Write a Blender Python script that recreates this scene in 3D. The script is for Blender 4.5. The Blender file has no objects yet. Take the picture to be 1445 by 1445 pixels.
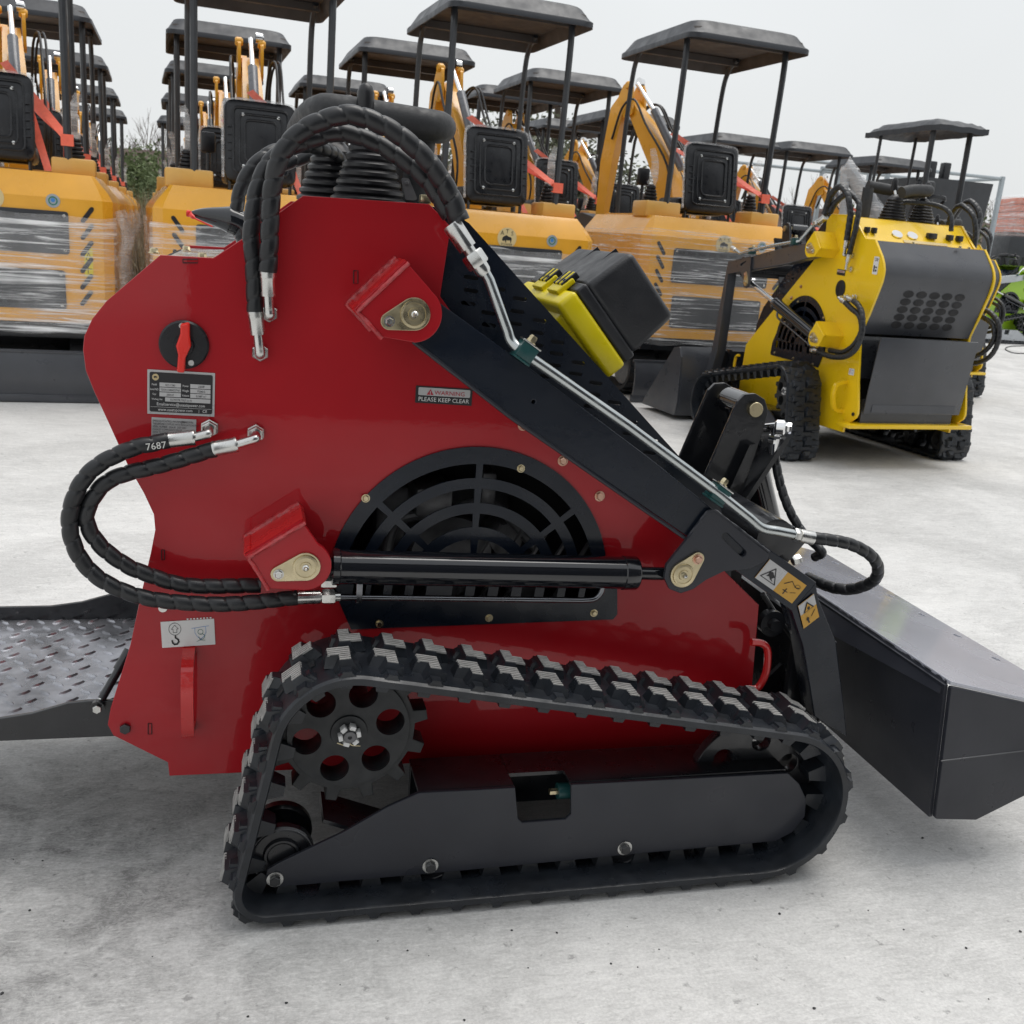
import bpy, bmesh, math, random
from math import sin, cos, pi, radians as R
from mathutils import Vector as V, Matrix, noise
random.seed(7)
sc = bpy.context.scene
col = sc.collection
# ------------------------------------------------------------------ camera model (also used to read real sizes off the photo)
F, ROLL, PITCH, YAW, CAMH = 1420.0, R(4.6), R(15.2), R(15.0), 1.25
f0 = V((sin(YAW), cos(YAW), 0)); r0 = V((cos(YAW), -sin(YAW), 0)); u0 = V((0, 0, 1))
FW = f0*cos(PITCH) - u0*sin(PITCH); up = u0*cos(PITCH) + f0*sin(PITCH)
RT = r0*cos(ROLL) + up*sin(ROLL); UP = up*cos(ROLL) - r0*sin(ROLL)
CAM = V((0, 0, CAMH))
def ray(px, py): return RT*(px-722.5) + UP*(722.5-py) + FW*F
def P(px, py, Y):                       # point at depth Y
    d = ray(px, py); return CAM + d*(Y/d.y)
def G(px, py, z=0.0):                   # point at height z
    d = ray(px, py); return CAM + d*((z-CAMH)/d.z)
# ------------------------------------------------------------------ materials
MATS = {}
def mat(name, rgb, rough=0.5, metal=0.0, coat=0.0, var=0.12, scale=8.0, bump=0.0, bscale=60.0, spec=0.5, rvar=0.12, crough=0.06):
    m = bpy.data.materials.new(name); m.use_nodes = True
    nt = m.node_tree; N = nt.nodes; L = nt.links
    b = N["Principled BSDF"]
    tc = N.new("ShaderNodeTexCoord")
    nz = N.new("ShaderNodeTexNoise"); nz.inputs["Scale"].default_value = scale; nz.inputs["Detail"].default_value = 6; nz.inputs["Roughness"].default_value = 0.65
    L.new(tc.outputs["Object"], nz.inputs["Vector"])
    mx = N.new("ShaderNodeMix"); mx.data_type = 'RGBA'
    lo = [c*(1-var) for c in rgb]; hi = [min(1, c*(1+var)+var*0.004) for c in rgb]
    mx.inputs["A"].default_value = (*lo, 1); mx.inputs["B"].default_value = (*hi, 1)
    mr = N.new("ShaderNodeMapRange"); mr.inputs["From Min"].default_value = 0.3; mr.inputs["From Max"].default_value = 0.7
    L.new(nz.outputs["Fac"], mr.inputs["Value"]); L.new(mr.outputs["Result"], mx.inputs["Factor"])
    L.new(mx.outputs["Result"], b.inputs["Base Color"])
    r2 = N.new("ShaderNodeMapRange"); r2.inputs["From Min"].default_value = 0.3; r2.inputs["From Max"].default_value = 0.7
    r2.inputs["To Min"].default_value = max(0.02, rough-rvar); r2.inputs["To Max"].default_value = min(1, rough+rvar)
    n2 = N.new("ShaderNodeTexNoise"); n2.inputs["Scale"].default_value = scale*2.3; n2.inputs["Detail"].default_value = 5
    L.new(tc.outputs["Object"], n2.inputs["Vector"]); L.new(n2.outputs["Fac"], r2.inputs["Value"]); L.new(r2.outputs["Result"], b.inputs["Roughness"])
    b.inputs["Metallic"].default_value = metal; b.inputs["Specular IOR Level"].default_value = spec
    b.inputs["Coat Weight"].default_value = coat; b.inputs["Coat Roughness"].default_value = crough
    if bump:
        bn = N.new("ShaderNodeBump"); bn.inputs["Strength"].default_value = bump; bn.inputs["Distance"].default_value = 0.002
        n3 = N.new("ShaderNodeTexNoise"); n3.inputs["Scale"].default_value = bscale; n3.inputs["Detail"].default_value = 3
        L.new(tc.outputs["Object"], n3.inputs["Vector"]); L.new(n3.outputs["Fac"], bn.inputs["Height"]); L.new(bn.outputs["Normal"], b.inputs["Normal"])
        if coat: L.new(bn.outputs["Normal"], b.inputs["Coat Normal"])
    MATS[name] = m
    return m
mat('red', (0.385, 0.003, 0.0095), 0.5, coat=0.55, var=0.07, scale=3, bump=0.03, bscale=55, spec=0.25, crough=0.025)
mat('bright_red', (0.55, 0.012, 0.012), 0.3, coat=0.6, var=0.06, bump=0.1, bscale=90)
mat('weld_red', (0.42, 0.03, 0.035), 0.4, coat=0.5, var=0.3, scale=60, bump=0.9, bscale=160)
mat('navy', (0.0055, 0.0095, 0.018), 0.28, coat=0.1, var=0.15, scale=5, bump=0.08, bscale=60, spec=0.4)
mat('black_metal', (0.012, 0.013, 0.016), 0.35, coat=0.4, var=0.25, scale=12, bump=0.15, bscale=50)
mat('gloss_black', (0.007, 0.008, 0.011), 0.11, coat=0.7, var=0.1, scale=5)
mat('bucket_grey', (0.046, 0.049, 0.057), 0.36, coat=0.35, var=0.14, scale=4, bump=0.06, bscale=40, rvar=0.12, crough=0.2)
MATS['bucket_grey'].node_tree.nodes['Principled BSDF'].inputs['Coat IOR'].default_value = 1.5
mat('bucket_floor', (0.44, 0.45, 0.51), 0.26, metal=0.2, coat=1.0, var=0.10, scale=4, rvar=0.06, crough=0.10)  # paler than the bucket sides: sky sheen on the floor put into the colour
MATS['bucket_floor'].node_tree.nodes['Principled BSDF'].inputs['Coat IOR'].default_value = 1.9
mat('frame_grey', (0.024, 0.026, 0.034), 0.36, coat=0.1, var=0.16, scale=4, bump=0.1, bscale=60, spec=0.4)
mat('sprocket', (0.011, 0.013, 0.015), 0.5, var=0.3, scale=22, bump=0.5, bscale=50)
mat('rubber', (0.013, 0.016, 0.021), 0.36, var=0.5, scale=9, bump=0.35, bscale=60, rvar=0.14)
mat('rubber_worn', (0.36, 0.355, 0.34), 0.7, var=0.3, scale=40)
mat('hose', (0.013, 0.014, 0.016), 0.38, var=0.2, scale=20, bump=0.1, bscale=120)
mat('hose_ink', (0.65, 0.65, 0.62), 0.5)
mat('foam', (0.028, 0.029, 0.031), 0.62, var=0.12, scale=30, bump=0.2, bscale=250)
mat('boot', (0.009, 0.009, 0.011), 0.4, var=0.2, scale=20)
mat('zinc', (0.62, 0.62, 0.60), 0.26, metal=1.0, var=0.12, scale=20, rvar=0.1)
mat('zinc_gold', (0.60, 0.52, 0.34), 0.30, metal=1.0, var=0.14, scale=25, rvar=0.1)
mat('pipe', (0.50, 0.53, 0.53), 0.24, metal=1.0, var=0.08, scale=14, rvar=0.08)
mat('dark_steel', (0.20, 0.205, 0.22), 0.2, metal=1.0, var=0.1, scale=20)
mat('chrome', (0.8, 0.8, 0.8), 0.08, metal=1.0, var=0.03, rvar=0.03)
mat('copper', (0.62, 0.40, 0.30), 0.32, metal=1.0, var=0.15, scale=30)
mat('teal', (0.012, 0.062, 0.062), 0.35, var=0.12, scale=20)
mat('red_plastic', (0.72, 0.028, 0.018), 0.35, var=0.06, scale=15)
mat('white', (0.72, 0.72, 0.71), 0.4, var=0.04)
mat('silver_label', (0.50, 0.50, 0.50), 0.35, metal=0.3, var=0.06)
mat('label_black', (0.016, 0.016, 0.018), 0.4, var=0.06)
mat('label_red', (0.42, 0.02, 0.04), 0.4)
mat('label_yellow', (0.60, 0.33, 0.05), 0.4, var=0.06)
mat('label_green', (0.02, 0.16, 0.10), 0.4)
mat('label_blue', (0.05, 0.22, 0.55), 0.4)
mat('cream', (0.66, 0.52, 0.26), 0.5, var=0.05)
mat('console', (0.55, 0.55, 0.54), 0.25, metal=0.9, var=0.12, scale=10)
mat('amber', (0.80, 0.385, 0.026), 0.33, coat=0.4, var=0.07, scale=3, bump=0.04)
mat('amber_pale', (0.74, 0.42, 0.10), 0.4, coat=0.2, var=0.08, scale=4)
mat('yellow', (0.88, 0.57, 0.007), 0.33, coat=0.5, var=0.05, scale=3, bump=0.04)
mat('lime', (0.30, 0.52, 0.012), 0.35, coat=0.4, var=0.06, scale=3)
mat('canopy', (0.020, 0.023, 0.029), 0.48, var=0.05, scale=5, bump=0.1, bscale=120, rvar=0.1)
mat('canopy_under', (0.050, 0.042, 0.038), 0.6, var=0.3, scale=4)
mat('seat_black', (0.010, 0.011, 0.014), 0.33, var=0.15, scale=8)
mat('post', (0.026, 0.029, 0.034), 0.4, coat=0.2, var=0.12, scale=6)
mat('vent_grey', (0.030, 0.033, 0.038), 0.42, var=0.15, scale=8)
mat('silver_paint', (0.42, 0.44, 0.46), 0.35, coat=0.2, var=0.12, scale=6)
mat('cylinder_grey', (0.15, 0.16, 0.18), 0.32, coat=0.3, var=0.1, scale=8)
mat('strap', (0.95, 0.17, 0.10), 0.6, var=0.12, scale=25, bump=0.3, bscale=200)
mat('toolbox_black', (0.016, 0.017, 0.020), 0.42, var=0.12, scale=10, bump=0.3, bscale=320)
mat('toolbox_yellow', (0.74, 0.60, 0.004), 0.35, var=0.05, scale=8, bump=0.08, bscale=200)
mat('crate_orange', (0.60, 0.13, 0.045), 0.55, var=0.22, scale=12)
mat('brick', (0.20, 0.15, 0.135), 0.85, var=0.3, scale=3)
mat('bark', (0.055, 0.042, 0.032), 0.9, var=0.3, scale=8)
mat('twig', (0.21, 0.19, 0.175), 0.9, var=0.2, scale=8)
mat('leaf', (0.095, 0.125, 0.052), 0.65, var=0.5, scale=1.6)
mat('leaf_dark', (0.100, 0.108, 0.066), 0.7, var=0.5, scale=1.2)
mat('dry', (0.29, 0.25, 0.175), 0.85, var=0.4, scale=6)
mat('dark_void', (0.006, 0.006, 0.008), 0.6, var=0.2)
mat('engine_grey', (0.13, 0.13, 0.135), 0.4, metal=0.4, var=0.3, scale=18)
mat('cage', (0.36, 0.40, 0.42), 0.45, metal=0.3, var=0.1)
mat('paper_pink', (0.62, 0.30, 0.36), 0.6)
mat('mud', (0.016, 0.017, 0.019), 0.55, var=0.4, scale=30)
MATS['leaf'].node_tree.nodes["Principled BSDF"].inputs["Specular IOR Level"].default_value = 0.2
# checker plate tread plate: worn steel
mat('tread_plate', (0.36, 0.365, 0.39), 0.30, metal=0.75, var=0.55, scale=7, bump=0.1, bscale=60, rvar=0.16)
def wrap_mat(name, rot, base, amt, zs=26.0, lo=0.50, hi=0.74):
    m = bpy.data.materials.new(name); m.use_nodes = True
    nt = m.node_tree; N = nt.nodes; L = nt.links
    for n in list(N): N.remove(n)
    out = N.new("ShaderNodeOutputMaterial"); tr = N.new("ShaderNodeBsdfTransparent"); pr = N.new("ShaderNodeBsdfPrincipled"); mix = N.new("ShaderNodeMixShader")
    pr.inputs["Base Color"].default_value = (0.95, 0.95, 0.95, 1); pr.inputs["Roughness"].default_value = 0.10; pr.inputs["Specular IOR Level"].default_value = 0.6
    tc = N.new("ShaderNodeTexCoord"); mp = N.new("ShaderNodeMapping")
    mp.inputs["Rotation"].default_value = rot; mp.inputs["Scale"].default_value = (1.3, 1.3, zs)
    wn = N.new("ShaderNodeTexNoise"); wn.inputs["Scale"].default_value = 1.0; wn.inputs["Detail"].default_value = 5; wn.inputs["Roughness"].default_value = 0.7; wn.inputs["Distortion"].default_value = 0.6
    L.new(tc.outputs["Object"], mp.inputs["Vector"]); L.new(mp.outputs["Vector"], wn.inputs["Vector"])
    cr = N.new("ShaderNodeValToRGB"); e = cr.color_ramp.elements
    e[0].position = lo; e[0].color = (base, base, base, 1); e[1].position = hi; e[1].color = (amt, amt, amt, 1)
    L.new(wn.outputs["Fac"], cr.inputs["Fac"])
    big = N.new("ShaderNodeTexNoise"); big.inputs["Scale"].default_value = 2.2; big.inputs["Detail"].default_value = 3
    L.new(tc.outputs["Object"], big.inputs["Vector"])
    mul = N.new("ShaderNodeMath"); mul.operation = 'MULTIPLY'; mr = N.new("ShaderNodeMapRange")
    mr.inputs["From Min"].default_value = 0.3; mr.inputs["From Max"].default_value = 0.7; mr.inputs["To Min"].default_value = 0.35; mr.inputs["To Max"].default_value = 1.3
    L.new(big.outputs["Fac"], mr.inputs["Value"]); L.new(cr.outputs["Color"], mul.inputs[0]); L.new(mr.outputs["Result"], mul.inputs[1])
    bm_ = N.new("ShaderNodeBump"); bm_.inputs["Strength"].default_value = 0.8; bm_.inputs["Distance"].default_value = 0.01
    L.new(wn.outputs["Fac"], bm_.inputs["Height"]); L.new(bm_.outputs["Normal"], pr.inputs["Normal"])
    L.new(mul.outputs["Value"], mix.inputs["Fac"]); L.new(tr.outputs[0], mix.inputs[1]); L.new(pr.outputs[0], mix.inputs[2]); L.new(mix.outputs[0], out.inputs["Surface"])
    MATS[name] = m
wrap_mat('wrap', (0.0, 0.18, 0.1), 0.17, 1.0, 34.0, 0.47, 0.64)
wrap_mat('wrap_diag', (0.0, 0.62, 0.0), 0.13, 0.95, 60.0, 0.54, 0.64)
wrap_mat('wrap_thick', (0.2, 0.5, 0.0), 0.22, 0.85)
# ------------------------------------------------------------------ mesh builder
class MB:
    def __init__(s): s.v = []; s.f = []; s.mi = []; s.cur = 0
    def add(s, vs, fs, mi=None):
        n = len(s.v); s.v += [V(p) for p in vs]; s.f += [[i+n for i in f] for f in fs]
        s.mi += [s.cur if mi is None else mi]*len(fs); return s
    def xf(s, M, start=0):
        for i in range(start, len(s.v)): s.v[i] = M @ s.v[i]
        return s
    def merge(s, o, mi=None):
        n = len(s.v); s.v += o.v; s.f += [[i+n for i in f] for f in o.f]; s.mi += (o.mi if mi is None else [mi]*len(o.f)); return s
    def box(s, c, d, rot=None, bev=0.0, mi=None):
        bm = bmesh.new(); bmesh.ops.create_cube(bm, size=1)
        for v in bm.verts: v.co = V((v.co.x*d[0], v.co.y*d[1], v.co.z*d[2]))
        if bev: bmesh.ops.bevel(bm, geom=bm.edges[:], offset=bev, segments=2, affect='EDGES', profile=0.5)
        return s.bm(bm, c, rot, mi)
    def bm(s, bm, c=(0, 0, 0), rot=None, mi=None):
        bm.verts.index_update(); M = rot.to_3x3() if rot else Matrix.Identity(3)
        vs = [M @ v.co + V(c) for v in bm.verts]; fs = [[v.index for v in f.verts] for f in bm.faces]; bm.free()
        return s.add(vs, fs, mi)
    def tube(s, pts, r, n=12, caps=True, rf=None, mi=None):
        pts = [V(p) for p in pts]; k = len(pts); T = []
        for i in range(k): T.append((pts[min(i+1, k-1)]-pts[max(i-1, 0)]).normalized())
        a = V((0, 0, 1)) if abs(T[0].z) < 0.9 else V((1, 0, 0)); nn = (a - T[0]*a.dot(T[0])).normalized(); vs = []; fs = []
        for i in range(k):
            nn = (nn - T[i]*nn.dot(T[i])).normalized(); b = T[i].cross(nn)
            for j in range(n):
                th = 2*pi*j/n; rr = rf(i, j) if rf else (r[i] if isinstance(r, (list, tuple)) else r)
                vs.append(pts[i] + (nn*cos(th) + b*sin(th))*rr)
        for i in range(k-1):
            for j in range(n): fs.append([i*n+j, i*n+(j+1) % n, (i+1)*n+(j+1) % n, (i+1)*n+j])
        if caps: fs += [list(range(n))[::-1], [(k-1)*n+j for j in range(n)]]
        return s.add(vs, fs, mi)
    def cyl(s, a, b, r, n=20, r2=None, mi=None): return s.tube([a, b], [r, r if r2 is None else r2], n, mi=mi)
    def lathe(s, base, axis, prof, n=24, mi=None):      # prof: [(dist along axis, radius)]
        base = V(base); ax = V(axis).normalized(); return s.tube2([base+ax*d for d, _ in prof], [r for _, r in prof], ax, n, mi)
    def tube2(s, pts, rs, ax, n, mi=None):
        a = V((0, 0, 1)) if abs(ax.z) < 0.9 else V((1, 0, 0)); nn = (a-ax*a.dot(ax)).normalized(); b = ax.cross(nn); k = len(pts); vs = []; fs = []
        for i in range(k):
            for j in range(n): th = 2*pi*j/n; vs.append(pts[i]+(nn*cos(th)+b*sin(th))*rs[i])
        for i in range(k-1):
            for j in range(n): fs.append([i*n+j, i*n+(j+1) % n, (i+1)*n+(j+1) % n, (i+1)*n+j])
        fs += [list(range(n))[::-1], [(k-1)*n+j for j in range(n)]]
        return s.add(vs, fs, mi)
    def bolt(s, p, ax, r=0.011, h=0.008, mi=None):       # washer + hex head
        p = V(p); ax = V(ax).normalized()
        s.lathe(p, ax, [(0, r*1.25), (h*0.25, r*1.25), (h*0.25, r*0.2)], 20, mi)
        return s.lathe(p+ax*h*0.2, ax, [(0, r*0.95), (h*0.7, r*0.95), (h, r*0.75)], 6, mi)
    def nut(s, p, ax, r, h, mi=None): return s.lathe(p, ax, [(0, r*0.9), (h*0.12, r), (h*0.88, r), (h, r*0.9)], 6, mi)
    def plate(s, outl, y0, y1, holes=(), bev=0.0, mi=None):   # outline in (x, z), thickness along y
        cu = bpy.data.curves.new("t", 'CURVE'); cu.dimensions = '2D'; cu.fill_mode = 'BOTH'; cu.extrude = max(0.0, abs(y1-y0)/2-bev)
        if bev: cu.bevel_depth = bev; cu.bevel_resolution = 1; cu.offset = -bev
        for poly in [outl]+list(holes):
            sp = cu.splines.new('POLY'); sp.points.add(len(poly)-1); sp.use_cyclic_u = True
            for q, (x, z) in zip(sp.points, poly): q.co = (x, z, 0, 1)
        me = to_mesh(cu); yc = (y0+y1)/2
        vs = [(v.co.x, yc+v.co.z, v.co.y) for v in me.vertices]; fs = [list(p.vertices)[::-1] for p in me.polygons]
        bpy.data.meshes.remove(me); return s.add(vs, fs, mi)
    def text(s, body, size, o, u, v, align='CENTER', mi=None, sx=1.0):
        cu = bpy.data.curves.new("t", 'FONT'); cu.body = body; cu.size = size; cu.align_x = align; cu.resolution_u = 2
        me = to_mesh(cu); o = V(o); u = V(u); v = V(v)
        vs = [o+u*(q.co.x*sx)+v*q.co.y for q in me.vertices]; fs = [list(p.vertices) for p in me.polygons]
        bpy.data.meshes.remove(me); return s.add(vs, fs, mi)
    def poly(s, pts, mi=None): return s.add(pts, [list(range(len(pts)))], mi)
    def obj(s, name, mats, parent=None, smooth=35, mirror=False, loc=None):
        me = bpy.data.meshes.new(name); vs = s.v; fs = s.f
        if mirror: vs = [V((p.x, -p.y, p.z)) for p in vs]; fs = [f[::-1] for f in fs]
        me.from_pydata(vs, [], fs)
        for m in ([mats] if isinstance(mats, str) else mats): me.materials.append(MATS[m])
        me.polygons.foreach_set('material_index', s.mi)
        if smooth:
            me.polygons.foreach_set('use_smooth', [True]*len(me.polygons)); me.set_sharp_from_angle(angle=R(smooth))
        me.update()
        o = bpy.data.objects.new(name, me); col.objects.link(o)
        if parent: o.parent = parent
        if loc: o.location = loc
        return o
def to_mesh(cu):
    o = bpy.data.objects.new("t", cu); col.objects.link(o)
    me = bpy.data.meshes.new_from_object(o.evaluated_get(bpy.context.evaluated_depsgraph_get()))
    bpy.data.objects.remove(o); bpy.data.curves.remove(cu); return me
def smooth_path(pts, n=10):
    pts = [V(p) for p in pts]; q = [pts[0]*2-pts[1]]+pts+[pts[-1]*2-pts[-2]]; out = []
    for i in range(1, len(q)-2):
        a, b, c, d = q[i-1:i+3]
        for k in range(n):
            t = k/n; out.append(0.5*((2*b)+(c-a)*t+(2*a-5*b+4*c-d)*t*t+(3*b-a-3*c+d)*t**3))
    return out+[pts[-1]]
def resample(pts, step):
    L = [0]
    for a, b in zip(pts, pts[1:]): L.append(L[-1]+(b-a).length)
    n = max(2, int(L[-1]/step)); out = []; j = 0
    for i in range(n+1):
        d = L[-1]*i/n
        while j < len(L)-2 and L[j+1] < d: j += 1
        out.append(pts[j].lerp(pts[j+1], (d-L[j])/max(1e-9, L[j+1]-L[j])))
    return out
def hose_mb(pts, r=0.018, pitch=0.034, seg=20, step=0.0027, grow=0.0):   # hose under a spiral guard
    p = resample(smooth_path(pts), step); st = (p[1]-p[0]).length; r_0 = r
    def rf(i, j):
        r = r_0*(1+grow*(i/len(p))**4)
        ph = (i*st/pitch - j/seg) % 1.0
        return r*(0.97+0.075*sin(pi*ph/0.91)**0.6) if ph < 0.91 else r*0.86
    return MB().tube(p, r, seg, rf=rf)
def fillet(poly, rad, n=6):             # round the corners of a 2D polygon; rad: one value or one per corner
    out = []; k = len(poly)
    for i in range(k):
        p = V((*poly[i], 0)); a = V((*poly[i-1], 0)); b = V((*poly[(i+1) % k], 0)); r = rad[i] if isinstance(rad, (list, tuple)) else rad
        if r <= 0: out.append((p.x, p.y)); continue
        u = (a-p).normalized(); w = (b-p).normalized(); ang = u.angle(w); d = min(r/math.tan(ang/2), (a-p).length*0.49, (b-p).length*0.49)
        for t in range(n+1):
            q = (p+u*d)*(1-t/n)**2 + p*2*(t/n)*(1-t/n) + (p+w*d)*(t/n)**2; out.append((q.x, q.y))
    return out
def circ(cx, cz, r, n=28): return [(cx+r*cos(2*pi*i/n), cz+r*sin(2*pi*i/n)) for i in range(n)]
def slot(cx, cz, l, w, ang=0, n=5):
    pts = []
    for s_, a0 in ((1, -pi/2), (-1, pi/2)):
        for i in range(n+1): a = a0+pi*i/n; pts.append((s_*(l-w)/2+w/2*cos(a), w/2*sin(a)))
    return [(cx+x*cos(ang)-z*sin(ang), cz+x*sin(ang)+z*cos(ang)) for x, z in pts]
def tear(c1, r1, c2, r2, n=14):         # hull of two circles
    pts = []; 
    for i in range(n*4):
        a = 2*pi*i/(n*4); nx, nz = cos(a), sin(a); d1 = c1[0]*nx+c1[1]*nz+r1; d2 = c2[0]*nx+c2[1]*nz+r2
        c, r = (c1, r1) if d1 >= d2 else (c2, r2); pts.append((c[0]+r*nx, c[1]+r*nz))
    return pts
def hull3(circles, n=360):
    out = []
    for i in range(n):
        a = 2*pi*i/n; nx, nz = cos(a), sin(a); c = max(circles, key=lambda q: q[0]*nx+q[1]*nz+q[2]); out.append(V((c[0]+c[2]*nx, 0, c[1]+c[2]*nz)))
    return out
def tag(o, label=None, cat=None, group=None, kind=None):
    for k, v in (('label', label), ('category', cat), ('group', group), ('kind', kind)):
        if v: o[k] = v
    return o
def empty(name, loc, rz=0.0, sc_=1.0):
    o = bpy.data.objects.new(name, None); col.objects.link(o); o.location = loc; o.rotation_euler = (0, 0, rz); o.scale = sc_ if isinstance(sc_, tuple) else (sc_,)*3; o.empty_display_size = 0.1; return o
def kids(o): return list(o.children)
def dup(o, parent=None, swap=None, cache={}):
    c = o.copy(); col.objects.link(c); c.parent = parent
    if swap and c.type == 'MESH' and any(m.name in swap for m in o.data.materials):
        key = (o.data.name, tuple(swap.items()))
        if key not in cache:
            me = o.data.copy()
            for i, m in enumerate(me.materials):
                if m.name in swap: me.materials[i] = MATS[swap[m.name]]
            cache[key] = me
        c.data = cache[key]
    for k in kids(o): dup(k, c, swap)
    return c
# ------------------------------------------------------------------ compact track loader (local x forward, y=0 its centre line)
ORG = V((0.5, 2.18, 0)); CY = 2.18
def Lp(px, py, Y): return P(px, py, Y)-ORG
def X2(pts, Y): return [(q.x, q.z) for q in (Lp(a, b, Y) for a, b in pts)]
def yl(Y): return Y-CY
class Dec:                              # a flat printed sticker: corner points give an affine frame with photo-like units, b runs down
    def __init__(s, tl, tr, bl, w, h, n):
        s.o = V(tl); s.u = (V(tr)-s.o)/w; s.w = (V(bl)-s.o)/h; s.n = V(n).normalized(); s.m = MB(); s.mats = []; s.W, s.H = w, h
    def mi(s, name):
        if name not in s.mats: s.mats.append(name)
        return s.mats.index(name)
    def pt(s, a, b, k): return s.o+s.u*a+s.w*b+s.n*(0.0009*k)
    def poly(s, pts, m, k=2): s.m.poly([s.pt(a, b, k) for a, b in pts], s.mi(m)); return s
    def rect(s, a0, b0, a1, b1, m, k=2, r=0):
        q = [(a0, b0), (a1, b0), (a1, b1), (a0, b1)]
        return s.poly(fillet(q, r, 4) if r else q, m, k)
    def base(s, m, r=0, th=0.0006):
        q = [(0, 0), (s.W, 0), (s.W, s.H), (0, s.H)]; q = fillet(q, r, 4) if r else q
        top = [s.pt(a, b, 1) for a, b in q]; bot = [s.pt(a, b, 0) for a, b in q]; n = len(q)
        s.m.add(top+bot, [list(range(n))]+[[i, i+n, (i+1) % n+n, (i+1) % n] for i in range(n)], s.mi(m)); return s
    def ring(s, a, b, r, w, m, k=2, n=24):
        o = [(a+r*cos(2*pi*i/n), b+r*sin(2*pi*i/n)) for i in range(n)]; i_ = [(a+(r-w)*cos(2*pi*i/n), b+(r-w)*sin(2*pi*i/n)) for i in range(n)]
        s.m.add([s.pt(*q, k) for q in o+i_], [[i, (i+1) % n, (i+1) % n+n, i+n] for i in range(n)], s.mi(m)); return s
    def line(s, pts, w, m, k=2):
        for (a, b), (c, d) in zip(pts, pts[1:]):
            l = math.hypot(c-a, d-b); nx, ny = -(d-b)/l*w/2, (c-a)/l*w/2; ex, ey = (c-a)/l*w*0.3, (d-b)/l*w*0.3
            s.poly([(a+nx-ex, b+ny-ey), (c+nx+ex, d+ny+ey), (c-nx+ex, d-ny+ey), (a-nx-ex, b-ny-ey)], m, k)
        return s
    def disc(s, a, b, r, m, k=2, n=24): return s.poly([(a+r*cos(2*pi*i/n), b+r*sin(2*pi*i/n)) for i in range(n)], m, k)
    def text(s, t, size, a, b, m, k=3, al='CENTER', sx=1.0): s.m.text(t, size, s.pt(a, b, k), s.u, -s.w, al, s.mi(m), sx); return s
    def obj(s, name, parent, label=None): return tag(s.m.obj(name, s.mats, parent, smooth=0), label)
def bison(d, a, b, s, m, k):            # a plain humped animal silhouette used on the round badges
    q = [(-1, .1), (-.9, -.25), (-.5, -.55), (-.1, -.7), (.3, -.45), (.8, -.35), (1, -.1), (.95, .2), (.9, .7), (.75, .7), (.7, .25), (.2, .3), (-.1, .25), (-.15, .75), (-.3, .75), (-.4, .3), (-.75, .45), (-.95, .4)]
    d.poly([(a+x*s, b+y*s) for x, y in q], m, k)
NEG = V((0, -1, 0))

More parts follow.
